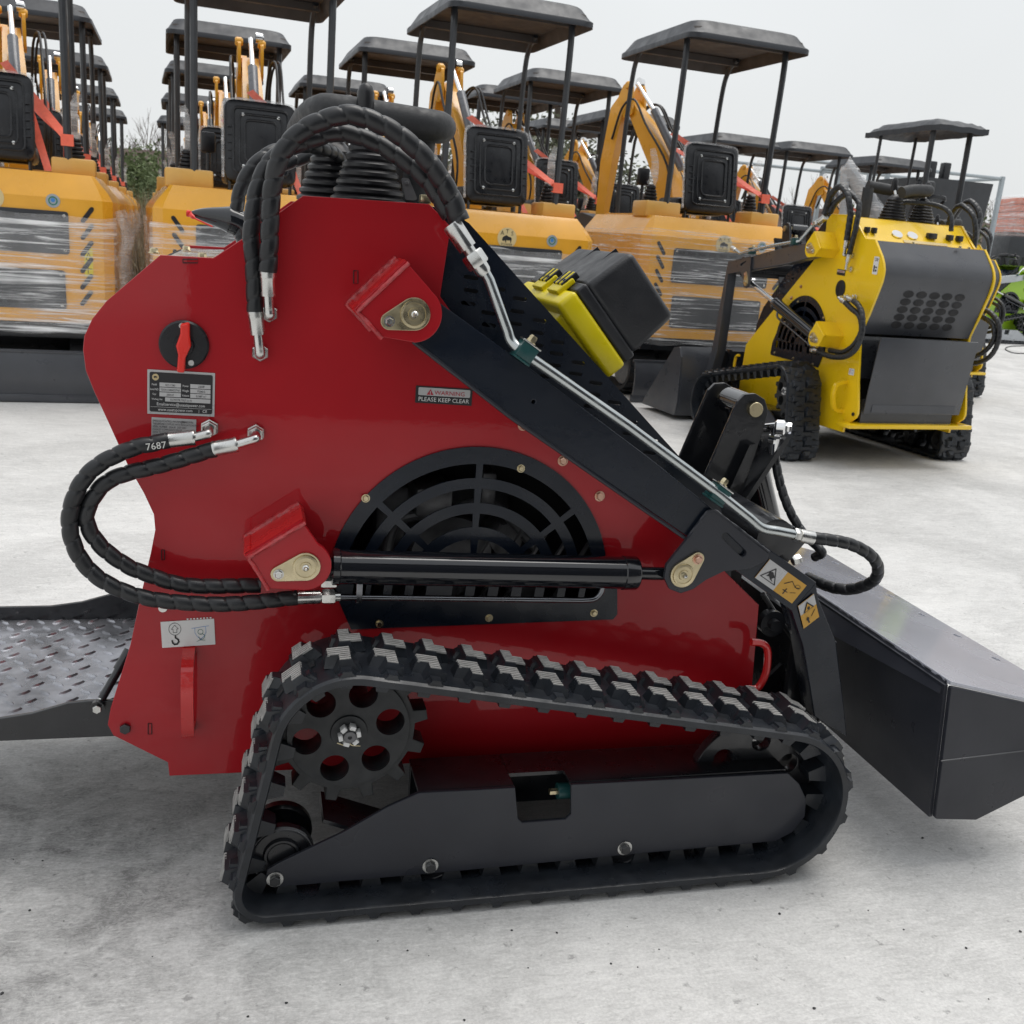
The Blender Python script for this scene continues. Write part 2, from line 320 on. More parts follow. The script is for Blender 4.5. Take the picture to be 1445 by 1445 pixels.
def belt(name, root, mirror, circles, y0, y1, npitch, mats=('rubber', 'rubber_worn'), fine=True):
    hp = hull3(circles); hp.append(hp[0].copy()); L = sum((b-a).length for a, b in zip(hp, hp[1:]))
    pitch = L/npitch; p = resample(hp, pitch/6)[:-1]; n = len(p); m = MB(); th = 0.019
    Tn = [(p[(i+1) % n]-p[i-1]).normalized() for i in range(n)]; Nn = [V((t.z, 0, -t.x)) for t in Tn]
    c = sum(p, V())/n
    for i in range(n):
        if Nn[i].dot(p[i]-c) < 0: Nn[i] = -Nn[i]
    prof = [(0, -0.004), (0.006, 0), (y1-y0-0.006, 0), (y1-y0, -0.004), (y1-y0, -th+0.003), (y1-y0-0.006, -th), (0.006, -th), (0, -th+0.003)]
    vs = []; k = len(prof)
    for i in range(n):
        for dy, h in prof: vs.append(p[i]+Nn[i]*h+V((0, y0+dy, 0)))
    m.add(vs, [[i*k+j, i*k+(j+1) % k, ((i+1) % n)*k+(j+1) % k, ((i+1) % n)*k+j] for i in range(n) for j in range(k)], 0)
    def at(s):
        s = (s % L)/L*n; i = int(s) % n; t = s-int(s); j = (i+1) % n
        return p[i].lerp(p[j], t), Tn[i].lerp(Tn[j], t).normalized(), Nn[i].lerp(Nn[j], t).normalized()
    W = y1-y0
    def block(s, foot, h, flare, mi=0, z0=-0.002, rnd=0.0):
        q, t, nn = at(s); k = len(foot); cx = sum(a for a, b in foot)/k; cy = sum(b for a, b in foot)/k
        lo = [q+t*(cx+(a-cx)*flare[0])+V((0, y0+cy+(b-cy)*flare[1], 0))+nn*z0 for a, b in foot]; hi = [q+t*a+V((0, y0+b, 0))+nn*h for a, b in foot]
        md = [q+t*(cx+(a-cx)*1.08)+V((0, y0+cy+(b-cy)*1.06, 0))+nn*(h-0.004) for a, b in foot]
        m.add(lo+md+hi, [[2*k+i for i in range(k)]]+[[i+o, (i+1) % k+o, (i+1) % k+k+o, i+k+o] for i in range(k) for o in (0, k)], mi)
    for j in range(npitch):
        s = (j+0.5)*pitch
        for side in (0, 1):
            f = (lambda w: w) if side == 0 else (lambda w: W-w)
            e = 1 if side == 0 else -1
            s2 = s if side == 0 else s-pitch*0.06
            bar = [(-0.0115, f(0.028)), (0.0105, f(0.028)), (0.012, f(0.088)), (-0.0095, f(0.088))]
            tab = [(0.009*e, f(0.052)), (0.032*e, f(0.056)), (0.032*e, f(0.078)), (0.009*e, f(0.082))]
            tb2 = [(-0.009*e, f(0.030)), (-0.022*e, f(0.032)), (-0.022*e, f(0.048)), (-0.009*e, f(0.052))]
            block(s2, bar, 0.0205, (2.0, 1.2)); block(s2, tab, 0.0200, (1.5, 1.6)); block(s2, tb2, 0.013, (1.8, 1.6))
            # wedge that runs down to the belt edge
            block(s2, [(-0.008, f(0.004)), (0.008, f(0.004)), (0.010, f(0.026)), (-0.010, f(0.026))], 0.009, (1.9, 1.0))
            if fine:
                for r_ in range(7):
                    w0 = 0.0305+r_*0.0081
                    a1 = 0.0100 if not 0.05 < w0 < 0.08 else 0.029
                    xs = (-0.0095, a1) if e > 0 else (-a1, 0.0095)
                    block(s2, [(xs[0], f(w0)), (xs[1], f(w0)), (xs[1], f(w0+0.0044)), (xs[0], f(w0+0.0044))], 0.0220, (1, 1), 1, 0.018)
        # inner drive teeth
        q, t, nn = at(s)
        for w0 in (0.062,):
            b0 = [(-0.020, w0), (0.020, w0), (0.020, w0+0.05), (-0.020, w0+0.05)]; t0 = [(-0.010, w0+0.006), (0.010, w0+0.006), (0.010, w0+0.044), (-0.010, w0+0.044)]
            m.add([q+t*a+V((0, y0+b, 0))-nn*th for a, b in b0]+[q+t*a+V((0, y0+b, 0))-nn*(th+0.036) for a, b in t0], [[0, 1, 5, 4], [1, 2, 6, 5], [2, 3, 7, 6], [3, 0, 4, 7], [4, 5, 6, 7]], 0)
    return m.obj(name, list(mats), root, smooth=32, mirror=mirror)

def hex_fit(m, p, ax, r=0.013, h=0.014, mi=None): return m.nut(p, ax, r, h, mi)

def loader(name, loc, rz, sc_, paint, trim, arm_rot=0.0, step='down', bucket='dump', red=False):
    root = empty(name, loc, rz, sc_)
    plate_px = [(428, 276), (606, 288), (636, 320), (621, 418), (652, 462), (1008, 792), (1071, 854), (1061, 972), (1046, 1052), (330, 1091), (239, 1095), (237, 1076), (160, 1038), (152, 1023), (156, 1000), (184, 910), (199, 839), (213, 779), (219, 748), (217, 726), (203, 696), (180, 656), (156, 603), (133, 553), (121, 523), (117, 493), (119, 474), (130, 450), (150, 425), (226, 360), (301, 364), (342, 337)]
    O = X2(plate_px, 1.85)
    gx, gz = X2([(664, 830)], 1.85)[0]
    px1 = 0.00130
    gw = Lp(664, 830, 1.85); R_ = lambda d: (Lp(664, 830-d, 1.85)-gw).length
    for far in (False, True):
        mir = far
        gh_ = X2([(664, 830)], 1.85)[0]; gr_ = (Lp(664, 640, 1.85)-Lp(664, 830, 1.85)).length
        gho = [(gh_[0]+gr_*cos(pi*i/30), gh_[1]+gr_*sin(pi*i/30)) for i in range(31)]+X2([(495, 860), (520, 868), (850, 862)], 1.85)
        m = MB().plate(O, yl(1.862), yl(1.85), [gho], bev=0.0012)
        side = m.obj('side_plate', paint, root, mirror=mir)
        # small laser-cut slots
        if not far:
            for (a, b, c, d) in ((228, 776, 232, 790), (258, 366, 279, 371), (209, 1021, 214, 1036), (499, 382, 505, 400)):
                q = [Lp(a, b, 1.8492), Lp(c, b, 1.8492), Lp(c, d, 1.8492), Lp(a, d, 1.8492)]
                MB().tube(q+q[:1], 0.0009, 5).obj('cut_slot', 'dark_void', side, mirror=mir)
        # ---- grille
        go = X2([(474, 792), (478, 848), (495, 887), (864, 873), (870, 866), (870, 824), (858, 792)], 1.85)
        arc = []
        ctr = V((gx, 0, gz)); rr = R_(200)
        a0 = math.atan2(go[-1][1]-gz, go[-1][0]-gx); a1 = math.atan2(go[0][1]-gz, go[0][0]-gx)
        for i in range(41):
            a = a0+(a1-a0)*i/40; arc.append((gx+rr*cos(a)*(0.985 if cos(a) > 0 else 0.985), gz+rr*sin(a)))
        holes = []
        sp = [0.0, 0.22*pi, 0.5*pi, 0.765*pi, pi]
        for (ro, ri) in ((176, 156), (141, 121), (106, 87), (70, 46)):
            ro, ri = R_(ro), R_(ri)
            for k in range(4):
                b0, b1 = sp[k], sp[k+1]; dl = 0.0065/((ro+ri)/2); b0 += dl; b1 -= dl
                if k == 0: b0 += 0.1
                if k == 3: b1 -= 0.1
                n = 14; h = [(gx+ro*cos(b0+(b1-b0)*i/n), gz+ro*sin(b0+(b1-b0)*i/n)) for i in range(n+1)]+[(gx+ri*cos(b1-(b1-b0)*i/n), gz+ri*sin(b1-(b1-b0)*i/n)) for i in range(n+1)]
                holes.append(h)
        for i, xx in enumerate((500, 525, 555, 585, 640, 672, 705, 738, 770, 800, 828)):
            a, b = X2([(xx, 818), (xx+17, 843)], 1.85); holes.append(fillet([(a[0], a[1]), (b[0], a[1]), (b[0]-0.004, b[1]), (a[0]-0.004, b[1])], 0.003, 2))
        m = MB().plate(arc+go[1:-1], yl(1.849), yl(1.8455), holes)
        gr = m.obj('fan_guard', 'navy', root, mirror=mir)
        for q in ((516, 703), (735, 661), (690, 872), (838, 865), (535, 880)): MB().bolt(Lp(*q, 1.8455), NEG, 0.0065, 0.005).obj('bolt', 'zinc_gold', gr, mirror=mir)
        for q in ((738, 600), (794, 650), (846, 700)): MB().bolt(Lp(*q, 1.8495), NEG, 0.0085, 0.007).obj('panel_bolt', 'copper', root, mirror=mir)
        # ---- perforated hood side
        ho = X2([(606, 290), (640, 300), (662, 315), (962, 648), (1012, 704), (1035, 770), (1030, 830), (640, 480), (600, 420)], 1.864)
        holes = []
        for a, b in ((185, 378), (185, 455), (170, 530), (345, 445), (470, 503), (455, 577), (585, 630), (285, 585), (290, 655), (440, 648), (568, 700), (690, 755), (565, 772), (683, 822), (670, 890), (810, 875), (795, 940), (912, 993), (900, 1060), (1020, 1107), (1005, 1185), (1120, 1222), (1240, 1330), (1105, 1290), (625, 955), (755, 1010), (880, 1130), (1225, 1400)):
            c = X2([(620+a*.2422, 300+b*.2422)], 1.864)[0]; holes.append(slot(c[0], c[1], 0.028, 0.0075, -0.1))
        MB().plate(ho, yl(1.8685), yl(1.8645), holes).obj('hood_side', 'navy', root, mirror=mir)
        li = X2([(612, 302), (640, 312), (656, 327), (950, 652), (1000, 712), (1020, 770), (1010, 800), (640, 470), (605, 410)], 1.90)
        MB().plate(li, yl(1.903), yl(1.90)).obj('slot_shade', 'dark_void', root, mirror=mir)  # added dark sheet that gives the hood slots their shaded look
        # ---- lower and upper pivot brackets
        for nm, poly, pin, pr, blt, br, webs in (
            ('lift_pivot', [(572, 368), (618, 418)], (584, 443), 40, (549, 453), 12, [(586, 481), (534, 475), (508, 446), (499, 437)]),
            ('cylinder_pivot', [(426, 735), (452, 764)], (431, 799), 37, (393, 809), 11, [(429, 833), (374, 830), (352, 794), (345, 785)])):
            Yb = 1.735
            po = X2(poly, Yb); c = X2([pin], Yb)[0]; rr = (Lp(pin[0]+pr, pin[1], Yb)-Lp(*pin, Yb)).length
            tail = X2(webs, Yb); arc2 = []
            s0 = math.atan2(po[1][1]-c[1], po[1][0]-c[0]); s1 = math.atan2(tail[0][1]-c[1], tail[0][0]-c[0])
            if s1 > s0: s1 -= 2*pi
            for i in range(13): a = s0+(s1-s0)*i/12; arc2.append((c[0]+rr*cos(a), c[1]+rr*sin(a)))
            outl = [po[0]]+arc2+tail[1:]
            m = MB().plate(outl, yl(1.748), yl(Yb), bev=0.0015)
            br_ = m.obj(nm, paint, root, mirror=mir)
            # web back to the side plate
            m = MB(); ch = [po[0]]+tail[::-1][:3]
            for i in range(len(ch)-1):
                a, b = V((ch[i][0], 0, ch[i][1])), V((ch[i+1][0], 0, ch[i+1][1])); d = (b-a).normalized(); nn = V((d.z, 0, -d.x))
                cc = V((c[0], 0, c[1])); nn = nn if nn.dot(cc-a) > 0 else -nn
                q = [a-d*0.002, b+d*0.002, b+d*0.002+nn*0.012, a-d*0.002+nn*0.012]
                m.add([V((t.x, yl(1.7485), t.z)) for t in q]+[V((t.x, yl(1.8505), t.z)) for t in q], [[0, 1, 2, 3], [4, 7, 6, 5], [0, 4, 5, 1], [1, 5, 6, 2], [2, 6, 7, 3], [3, 7, 4, 0]])
            m.obj('web', paint if not red else 'bright_red', br_, mirror=mir)
            for Yw, rw in ((1.849, 0.006), (1.741, 0.0035)):
                pts = resample([V((x, yl(Yw), z)) for x, z in ch], 0.006)
                if Yw < 1.8: pts = [q+V((0.006, -0.007, -0.003)) for q in pts]
                if red: MB().tube(pts, rw, 8, rf=lambda i, j, rw=rw: rw*(0.9+0.35*random.random())).obj('weld_bead', 'weld_red', br_, mirror=mir)
            pc = V((c[0], yl(Yb), c[1])); bc = Lp(*blt, Yb); bp = V((bc.x, yl(Yb), bc.z)); r1 = rr*0.57; r2 = rr*0.30
            m = MB().plate(tear((pc.x, pc.z), r1, (bp.x, bp.z), r2), yl(Yb)-0.0002, yl(Yb)-0.005, bev=0.0008)
            m.lathe(pc+NEG*0.005, NEG, [(0, r1*0.86), (0.004, r1*0.84), (0.0045, r1*0.70), (0.003, r1*0.68), (0.003, r1*.4), (0.005, r1*0.38), (0.005, r1*.3)], 28)
            pl = m.obj('pin_retainer', 'zinc_gold', br_, mirror=mir)
            m = MB().lathe(pc+NEG*0.008, NEG, [(0, 0.006), (0.004, 0.006), (0.006, 0.004), (0.010, 0.0035), (0.012, 0.002)], 12); m.bolt(bp+NEG*0.005, NEG, 0.0075, 0.006)
            m.obj('grease_nipple', 'zinc', pl, mirror=mir)
        # ---- lift arm
        pv = X2([(584, 442)], 1.765)[0]; pvv = V((pv[0], 0, pv[1])); rot = Matrix.Rotation(-arm_rot, 3, 'Y')
        A = lambda q: rot @ (V(q)-pvv)+pvv
        AX = Matrix.Translation(pvv) @ rot.to_4x4() @ Matrix.Translation(-pvv)
        ao = X2([(600, 412), (624, 430), (739, 513), (920, 649), (1009, 721), (1152, 822), (1118, 862), (1031, 800), (971, 758), (722, 589), (583, 481), (566, 450)], 1.765)
        hol = circ(*X2([(753, 567)], 1.765)[0], 0.0035, 12)
        arm = MB().plate(ao, yl(1.825), yl(1.765), [hol], bev=0.002)
        arm.xf(AX); armo = arm.obj('lift_arm', 'bucket_grey' if not red else 'navy', root, mirror=mir)
        m = MB()
        a1 = [Lp(583, 482, 1.765), Lp(722, 590, 1.765), Lp(920, 727, 1.765), Lp(968, 760, 1.765)]
        m.tube(resample(a1, 0.02), 0.004, 8); m.xf(AX); m.obj('arm_lip', 'frame_grey' if red else 'black_metal', armo, mirror=mir)
        go2 = X2([(1009, 721), (1085, 781), (1082, 790), (1058, 802), (1021, 806), (996, 818), (978, 831), (960, 837), (944, 831), (937, 815), (940, 797), (971, 758), (998, 722)], 1.757)
        c1 = X2([(1020, 753), (1051, 783)], 1.757); sl = slot((c1[0][0]+c1[1][0])/2, (c1[0][1]+c1[1][1])/2, 0.072, 0.015, math.atan2(c1[1][1]-c1[0][1], c1[1][0]-c1[0][0]))
        m = MB().plate(fillet(go2, 0.008, 3), yl(1.7645), yl(1.755), [sl], bev=0.0012); m.xf(AX)
        gus = m.obj('arm_gusset', 'frame_grey' if red else 'bucket_grey', armo, mirror=mir)
        m = MB(); w = resample([Lp(971, 758, 1.757), Lp(999, 721, 1.757), Lp(1009, 720, 1.757), Lp(1085, 779, 1.757)], 0.006); m.tube(w, 0.003, 6, rf=lambda i, j: 0.0022+0.0016*random.random()); m.xf(AX)
        m.obj('weld_bead', 'frame_grey', gus, mirror=mir)
        c = Lp(963, 810, 1.755); b_ = Lp(983, 788, 1.755)
        m = MB().plate(tear((c.x, c.z), 0.027, (b_.x, b_.z), 0.0145), yl(1.7548), yl(1.750), bev=0.0008)
        m.lathe(V((c.x, yl(1.750), c.z)), NEG, [(0, .023), (.003, .022), (.0035, .018), (.002, .0175), (.002, .011), (.004, .010)], 28)
        m.xf(AX); pl = m.obj('pin_retainer', 'zinc_gold', gus, mirror=mir)
        m = MB().lathe(V((c.x, yl(1.748), c.z)), NEG, [(0, .006), (.005, .0055), (.011, .0035), (.012, .002)], 12); m.xf(AX); m.obj('grease_nipple', 'zinc', pl, mirror=mir)
        m = MB().bolt(V((b_.x, yl(1.750), b_.z)), NEG, 0.0085, 0.007); m.xf(AX); m.obj('bolt', 'copper', pl, mirror=mir)
        # ---- lift cylinder: barrel, rod, feed pipe
        p0 = Lp(431, 799, 1.79); p1 = A(Lp(963, 810, 1.79)); ax = (p1-p0).normalized(); ln = (p1-p0).length
        bl = 0.650 if arm_rot == 0 else min(0.62, ln*0.62)
        m = MB().lathe(p0+ax*0.045, ax, [(0, 0.026), (0.004, 0.0345), (0.016, 0.0345), (0.018, 0.0325), (bl-0.075, 0.0325), (bl-0.073, 0.0345), (bl-0.047, 0.0345), (bl-0.043, 0.032)], 32)
        m.cyl(p0-ax*0.0, p0+ax*0.05, 0.02); cyo = m.obj('lift_cylinder', 'gloss_black', root, mirror=mir)
        m = MB().cyl(p0+ax*(bl-0.01), p0+ax*(ln-0.02), 0.0135); m.lathe(p1-V((0, .02, 0)), V((0, 1, 0)), [(0, .026), (.04, .026)], 24)
        m.obj('piston_rod', 'chrome' if arm_rot else 'gloss_black', cyo, mirror=mir)
        dn = V((ax.z, 0, -ax.x)); dn = dn if dn.z < 0 else -dn
        q = [p0+ax*0.06+dn*0.055, p0+ax*(bl-0.11)+dn*0.055, p0+ax*(bl-0.085)+dn*0.052, p0+ax*(bl-0.073)+dn*0.040, p0+ax*(bl-0.070)+dn*0.025]
        q = [t+V((0, -0.012, 0)) for t in q]
        m = MB().tube([q[0]]+smooth_path(q[1:], 6), 0.0058, 12); m.box(p0+ax*0.1+dn*0.040-V((0, .012, 0)), (.012, .012, .05), bev=.002); m.obj('feed_pipe', 'dark_steel', cyo, mirror=mir)
        # ---- track assembly
        C = [(0.175-.5, 0.357, 0.143), (0.036-.5, 0.078, 0.064), (1.030-.5, 0.182, 0.167)]
        belt('track', root, mir, C, yl(1.605), yl(1.80), 38, ('rubber', 'rubber_worn' if red else 'rubber'))
        teeth = []
        nt_ = 13
        for k in range(nt_):
            for da, r in ((-0.11, .123), (-0.07, .147), (0.07, .147), (0.11, .123)):
                a = 2*pi*(k+0.35)/nt_+da; teeth.append((C[0][0]+r*cos(a), C[0][1]+r*sin(a)))
            for da in (0.18, 0.3): a = 2*pi*(k+0.35)/nt_+da; teeth.append((C[0][0]+.1225*cos(a), C[0][1]+.1225*sin(a)))
        hs = [circ(C[0][0]+.077*cos(2*pi*(k+.2)/6), C[0][1]+.077*sin(2*pi*(k+.2)/6), .0262, 24) for k in range(6)]
        m = MB().plate(teeth, yl(1.735), yl(1.685), hs, bev=0.002)
        m.plate(circ(C[0][0], C[0][1], .112, 48), yl(1.6848), yl(1.678), hs, bev=0.001)
        m.lathe(V((C[0][0], yl(1.678), C[0][1])), NEG, [(0, .034), (.004, .033), (.004, .02)], 32)
        m.cyl((C[0][0], yl(1.735), C[0][1]), (C[0][0], yl(1.85), C[0][1]), .05, 24)
        spr = m.obj('drive_sprocket', 'sprocket', root, mirror=mir)
        hc = V((C[0][0], yl(1.674), C[0][1])); m = MB()
        for k in range(6):
            a = 2*pi*k/6+.2; m.box(hc+V((.0165*cos(a), -.008, .0165*sin(a))), (.008, .016, .011), Matrix.Rotation(-a, 4, 'Y'), .001)
        m.lathe(hc, NEG, [(0, .016), (.008, .016), (.008, .011)], 20, 1); m.lathe(hc+NEG*.008, NEG, [(0, .0115), (.011, .011), (.011, .004), (.006, .003)], 18, 1)
        if red: m.tube(smooth_path([hc+V((-.022, -.01, -.014)), hc+V((-.006, -.012, -.019)), hc+V((0, -.012, -.015)), hc+V((.005, -.012, -.019)), hc+V((.02, -.01, -.022))], 6), .0012, 6, mi=2)
        m.obj('castle_nut', ['white', 'engine_grey', 'zinc_gold'], spr, mirror=mir)
        fo = X2([(591, 1119), (1112, 1091), (1128, 1106), (1138, 1128), (1136, 1152), (1118, 1175), (1094, 1187), (1065, 1190), (900, 1205), (640, 1230), (393, 1252), (381, 1250), (375, 1240), (377, 1228), (390, 1220), (404, 1213), (484, 1175), (547, 1139)], 1.66)
        nh = fillet(X2([(727, 1089), (805, 1085), (808, 1152), (800, 1158), (731, 1161)], 1.66), 0.006, 3)
        # open the notch through the top edge
        i0 = X2([(727, 1112.0), (806, 1108.0)], 1.66)
        fo2 = [fo[0]]+[X2([(727, 1112)], 1.66)[0]]+fillet(X2([(728, 1100), (730, 1162), (803, 1155), (808, 1148), (806, 1100)], 1.66), 0.005, 2)[1:-1]+fo[1:]
        fo2 = [fo[0], (X2([(727, 1111.7)], 1.66)[0])]+X2([(731, 1156), (737, 1161), (798, 1156), (806, 1149)], 1.66)+[X2([(806, 1107.5)], 1.66)[0]]+fo[1:]
        m = MB().plate(fo2, yl(1.668), yl(1.66), bev=0.0015)
        fr = m.obj('track_frame', 'frame_grey', root, mirror=mir)
        # top cover of the frame with a cut-out, and the inner beam
        x0, x1 = fo[0][0], fo[1][0]; n0, n1 = i0[0][0], i0[1][0]; zt = fo[0][1]-0.001
        m = MB()
        for a, b in ((x0, n0), (n1, x1)): m.box(((a+b)/2, yl(1.730), zt-.004), (b-a, .122, .008), bev=.002)
        m.box(((n0+n1)/2, yl(1.752), zt-.004), (n1-n0-.0005, .078, .0078))
        m.box(((x0+x1)/2, yl(1.78), zt-.055), (x1-x0-.004, .02, .092))
        m.box(((x0+n0)/2-.11, yl(1.735), zt-.125), (.34, .1, .008), Matrix.Rotation(.38, 4, 'Y'))
        m.obj('frame_cover', 'black_metal', fr, mirror=mir)
        m = MB().cyl(Lp(775, 1117, 1.70), Lp(792, 1116, 1.70), .007, 6, mi=0); m.cyl(Lp(786, 1116, 1.70), Lp(812, 1115, 1.70), .016, 18, mi=1)
        m.obj('tension_screw', ['zinc_gold', 'teal'], fr, mirror=mir)
        for nm, c_, r_ in (('rear_roller', (.060-.5, .108), .059), ('bottom_roller', (X2([(607, 1222)], 1.66)[0][0], .090), .061), ('bottom_roller', (X2([(881, 1196)], 1.66)[0][0], .090), .061), ('front_idler', (1.030-.5, .182), .140)):
            m = MB(); w = .038
            for e in (-1, 1):
                m.lathe(V((c_[0], yl(1.724)+e*w+.012, c_[1])), NEG, [(0, r_*.9), (.003, r_), (.018, r_), (.022, r_*.94), (.024, r_*.90), (.017, r_*.84), (.017, r_*.60), (.024, r_*.55), (.024, r_*.48), (.019, r_*.44), (.019, r_*.2)], 40)
            m.tube([V((c_[0]+r_*.955*cos(2*pi*t/40), yl(1.724)-w-.0105, c_[1]+r_*.955*sin(2*pi*t/40))) for t in range(41)], .0012, 5, mi=1)
            m.cyl((c_[0], yl(1.724)-w*1.25, c_[1]), (c_[0], yl(1.735)+w*1.3, c_[1]), r_*.42)
            if nm == 'front_idler':
                m = MB().plate(circ(c_[0], c_[1], r_, 48), yl(1.74), yl(1.715), [circ(c_[0]+.09*cos(k*pi/3+.4), c_[1]+.09*sin(k*pi/3+.4), .021, 20) for k in range(6)], bev=.002)
                m.cyl((c_[0], yl(1.69), c_[1]), (c_[0], yl(1.77), c_[1]), .05)
            m.obj(nm, ['black_metal', 'engine_grey'], root, mirror=mir)
        for q in ((388, 1240), (607, 1221), (881, 1196)):
            p = Lp(*q, 1.66); p.y = yl(1.6598); m = MB().lathe(p, NEG, [(0, .0155), (.003, .0155), (.003, .008)], 20, 0); m.nut(p+NEG*.003, NEG, .0105, .009, 1)
            m.obj('axle_bolt', ['zinc', 'black_metal'], fr, mirror=mir)
        # ---- arm foot down to the attachment plate
        e0 = A(Lp(1118, 862, 1.765)); e1 = A(Lp(1152, 822, 1.765)); sh = e1.x-Lp(1152, 822, 1.765).x
        leg = [(e0.x, e0.z), (e1.x, e1.z), (e1.x+.012, e1.z-.036)]+[(x+sh, z) for x, z in X2([(1180, 905), (1192, 1000), (1196, 1040), (1150, 1012), (1134, 912)], 1.765)]
        MB().plate(leg, yl(1.823), yl(1.767), bev=.002).obj('arm_foot', 'bucket_grey' if not red else 'navy', root, mirror=mir)
        # hoses of the lift cylinder at the rear of the side plate
        if True:
            for hp, f0_, f1, fit in (
                ([(238, 621, 1.797), (216, 626, 1.79), (186, 633, 1.785), (139, 656, 1.78), (111, 688, 1.775), (98, 735, 1.775), (110, 782, 1.775), (143, 818, 1.775), (199, 842, 1.775), (266, 851, 1.775), (332, 852, 1.775), (420, 843, 1.772)], (232, 622), (275, 617), (296, 603)),
                ([(304, 634, 1.798), (292, 637, 1.796), (232, 655, 1.79), (173, 670, 1.787), (143, 687, 1.785), (123, 720, 1.785), (125, 745, 1.785), (143, 771, 1.785), (168, 791, 1.787), (199, 807, 1.79), (266, 826, 1.795), (368, 826, 1.80)], (300, 634), (335, 627), (361, 610))):
                h = hose_mb([Lp(*q) for q in hp], 0.0138, .031).obj('hydraulic_hose', 'hose', root, mirror=mir)
                a, b = Lp(*f0_, 1.796), Lp(*f1, 1.796); c = Lp(*fit, 1.85)
                d = (b-a).normalized()
                m = MB().lathe(a, d, [(0, .0135), (.003, .0143), (.006, .0135), ((b-a).length-.006, .0135), ((b-a).length-.003, .0143), ((b-a).length, .0135), ((b-a).length, .009)], 22)
                e = V((c.x, a.y-.002, c.z)); m.tube(smooth_path([b, b.lerp(e, .6), e+V((0, .002, 0)), e+V((0, .02, .002)), V((c.x, yl(1.848), c.z))], 7), .0080, 14)
                m.nut(V((c.x, yl(1.8495), c.z)), NEG, .0165, .012); m.nut(V((c.x, yl(1.835), c.z)), NEG, .0145, .012)
                m.obj('hose_fitting', 'zinc', h, mirror=mir)
            m = MB(); a = Lp(420, 843, 1.772); b = Lp(452, 842, 1.772); m.cyl(a, b, .0132, 20); m.nut(Lp(454, 842, 1.772), (1, 0, 0), .0150, .024); m.cyl(b, Lp(480, 842, 1.772), .009)
            m.nut(Lp(453, 822, 1.785), (1, 0, 0), .012, .028)
            m.obj('hose_fitting', 'zinc', cyo, mirror=mir)
        # ---- arch hoses from the side plate to the arm pipe
        ez = A(Lp(648, 318, 1.80))
        eB = A(Lp(640, 312, 1.825))
        k_ = 0 if arm_rot == 0 else 1
        dz = ez-Lp(648, 318, 1.80)
        archs = [([(378, 384, 1.80), (380, 348, 1.80), (381, 314, 1.80), (383, 275, 1.80), (388, 246, 1.795), (394, 224, 1.79), (407, 203, 1.79), (424, 187, 1.79), (446, 174, 1.79), (485, 162, 1.79), (514, 166, 1.79), (548, 181, 1.79), (575, 200, 1.79), (599, 222, 1.79), (621, 251, 1.795), (638, 282, 1.80), (648, 312, 1.80)], .0152),
                 ([(360, 440, 1.815), (357, 367, 1.82), (354, 336, 1.822), (357, 300, 1.825), (362, 270, 1.83), (374, 239, 1.835), (388, 222, 1.84), (412, 207, 1.84), (444, 196, 1.84), (466, 189, 1.84), (485, 188, 1.84), (509, 194, 1.84), (536, 205, 1.84), (560, 220, 1.835), (584, 237, 1.83), (606, 258, 1.825), (622, 282, 1.82), (636, 304, 1.815)], .0138)]
        for i, (hp, r_) in enumerate(archs):
            pts = [Lp(*q) for q in hp]
            if k_:
                for t in range(len(pts)): pts[t] = pts[t]+dz*max(0, (t-len(pts)*.5)/(len(pts)*.5-1))
            h = hose_mb(pts, r_, .033, grow=.22).obj('arch_hose', 'hose', root, mirror=mir)
            f = [((378, 383), (379, 418), (380, 442), 1.80), ((360, 439), (364, 472), (367, 497), 1.815)][i]
            a, b = Lp(*f[0], f[3]), Lp(*f[1], f[3]); c = Lp(*f[2], 1.85); d = (b-a).normalized(); e = V((c.x, a.y, c.z)); l = (b-a).length
            m = MB().lathe(a, d, [(0, .0132), (.003, .0140), (.006, .0132), (.009, .0140), (.012, .0131), (l, .0126), (l, .009)], 22)
            m.tube(smooth_path([b, b.lerp(e, .7), e+V((0, .004, 0)), V((c.x, yl(1.848), c.z))], 7), .0085, 14); m.nut(V((c.x, yl(1.8495), c.z)), NEG, .0155, .012)
            m.obj('hose_fitting', 'zinc', h, mirror=mir)
        # ---- steel pipe along the arm with clamps
        pp = [Lp(637, 316, 1.80), Lp(668, 356, 1.795), Lp(690, 395, 1.785), Lp(722, 482, 1.770), Lp(742, 500, 1.757), Lp(885, 600, 1.752), Lp(1015, 697, 1.748), Lp(1075, 745, 1.745), Lp(1120, 754, 1.745)]
        pipe = [pp[1], pp[2]]+smooth_path([pp[2].lerp(pp[3], .8), pp[3], pp[4], pp[4].lerp(pp[5], .25)], 6)[1:]+[pp[5], pp[6]]+smooth_path([pp[6].lerp(pp[7], .7), pp[7], pp[7].lerp(pp[8], .5)], 6)+[pp[8]]
        m = MB().tube(pipe, .0098, 16); m.xf(AX); po_ = m.obj('arm_pipe', 'pipe', armo, mirror=mir)
        d = (pp[2]-pp[0]).normalized(); m = MB().lathe(pp[0], d, [(0, .0165), (.004, .0175), (.05, .0165), (.05, .011), (.062, .011)], 22); m.nut(pp[0]+d*.060, d, .020, .026); m.lathe(pp[0]+d*.086, d, [(0, .015), (.012, .014), (.018, .011)], 18)
        m.xf(AX); m.obj('pipe_fitting', 'zinc', po_, mirror=mir); m = MB().nut(pp[8], (pp[8]-pp[7]).normalized(), .0135, .014); m.lathe(pp[8]+(pp[8]-pp[7]).normalized()*.014, pp[8]-pp[7], [(0, .0135), (.028, .0145), (.03, .0145)], 20)
        m.xf(AX); m.obj('pipe_fitting', 'zinc', po_, mirror=mir)
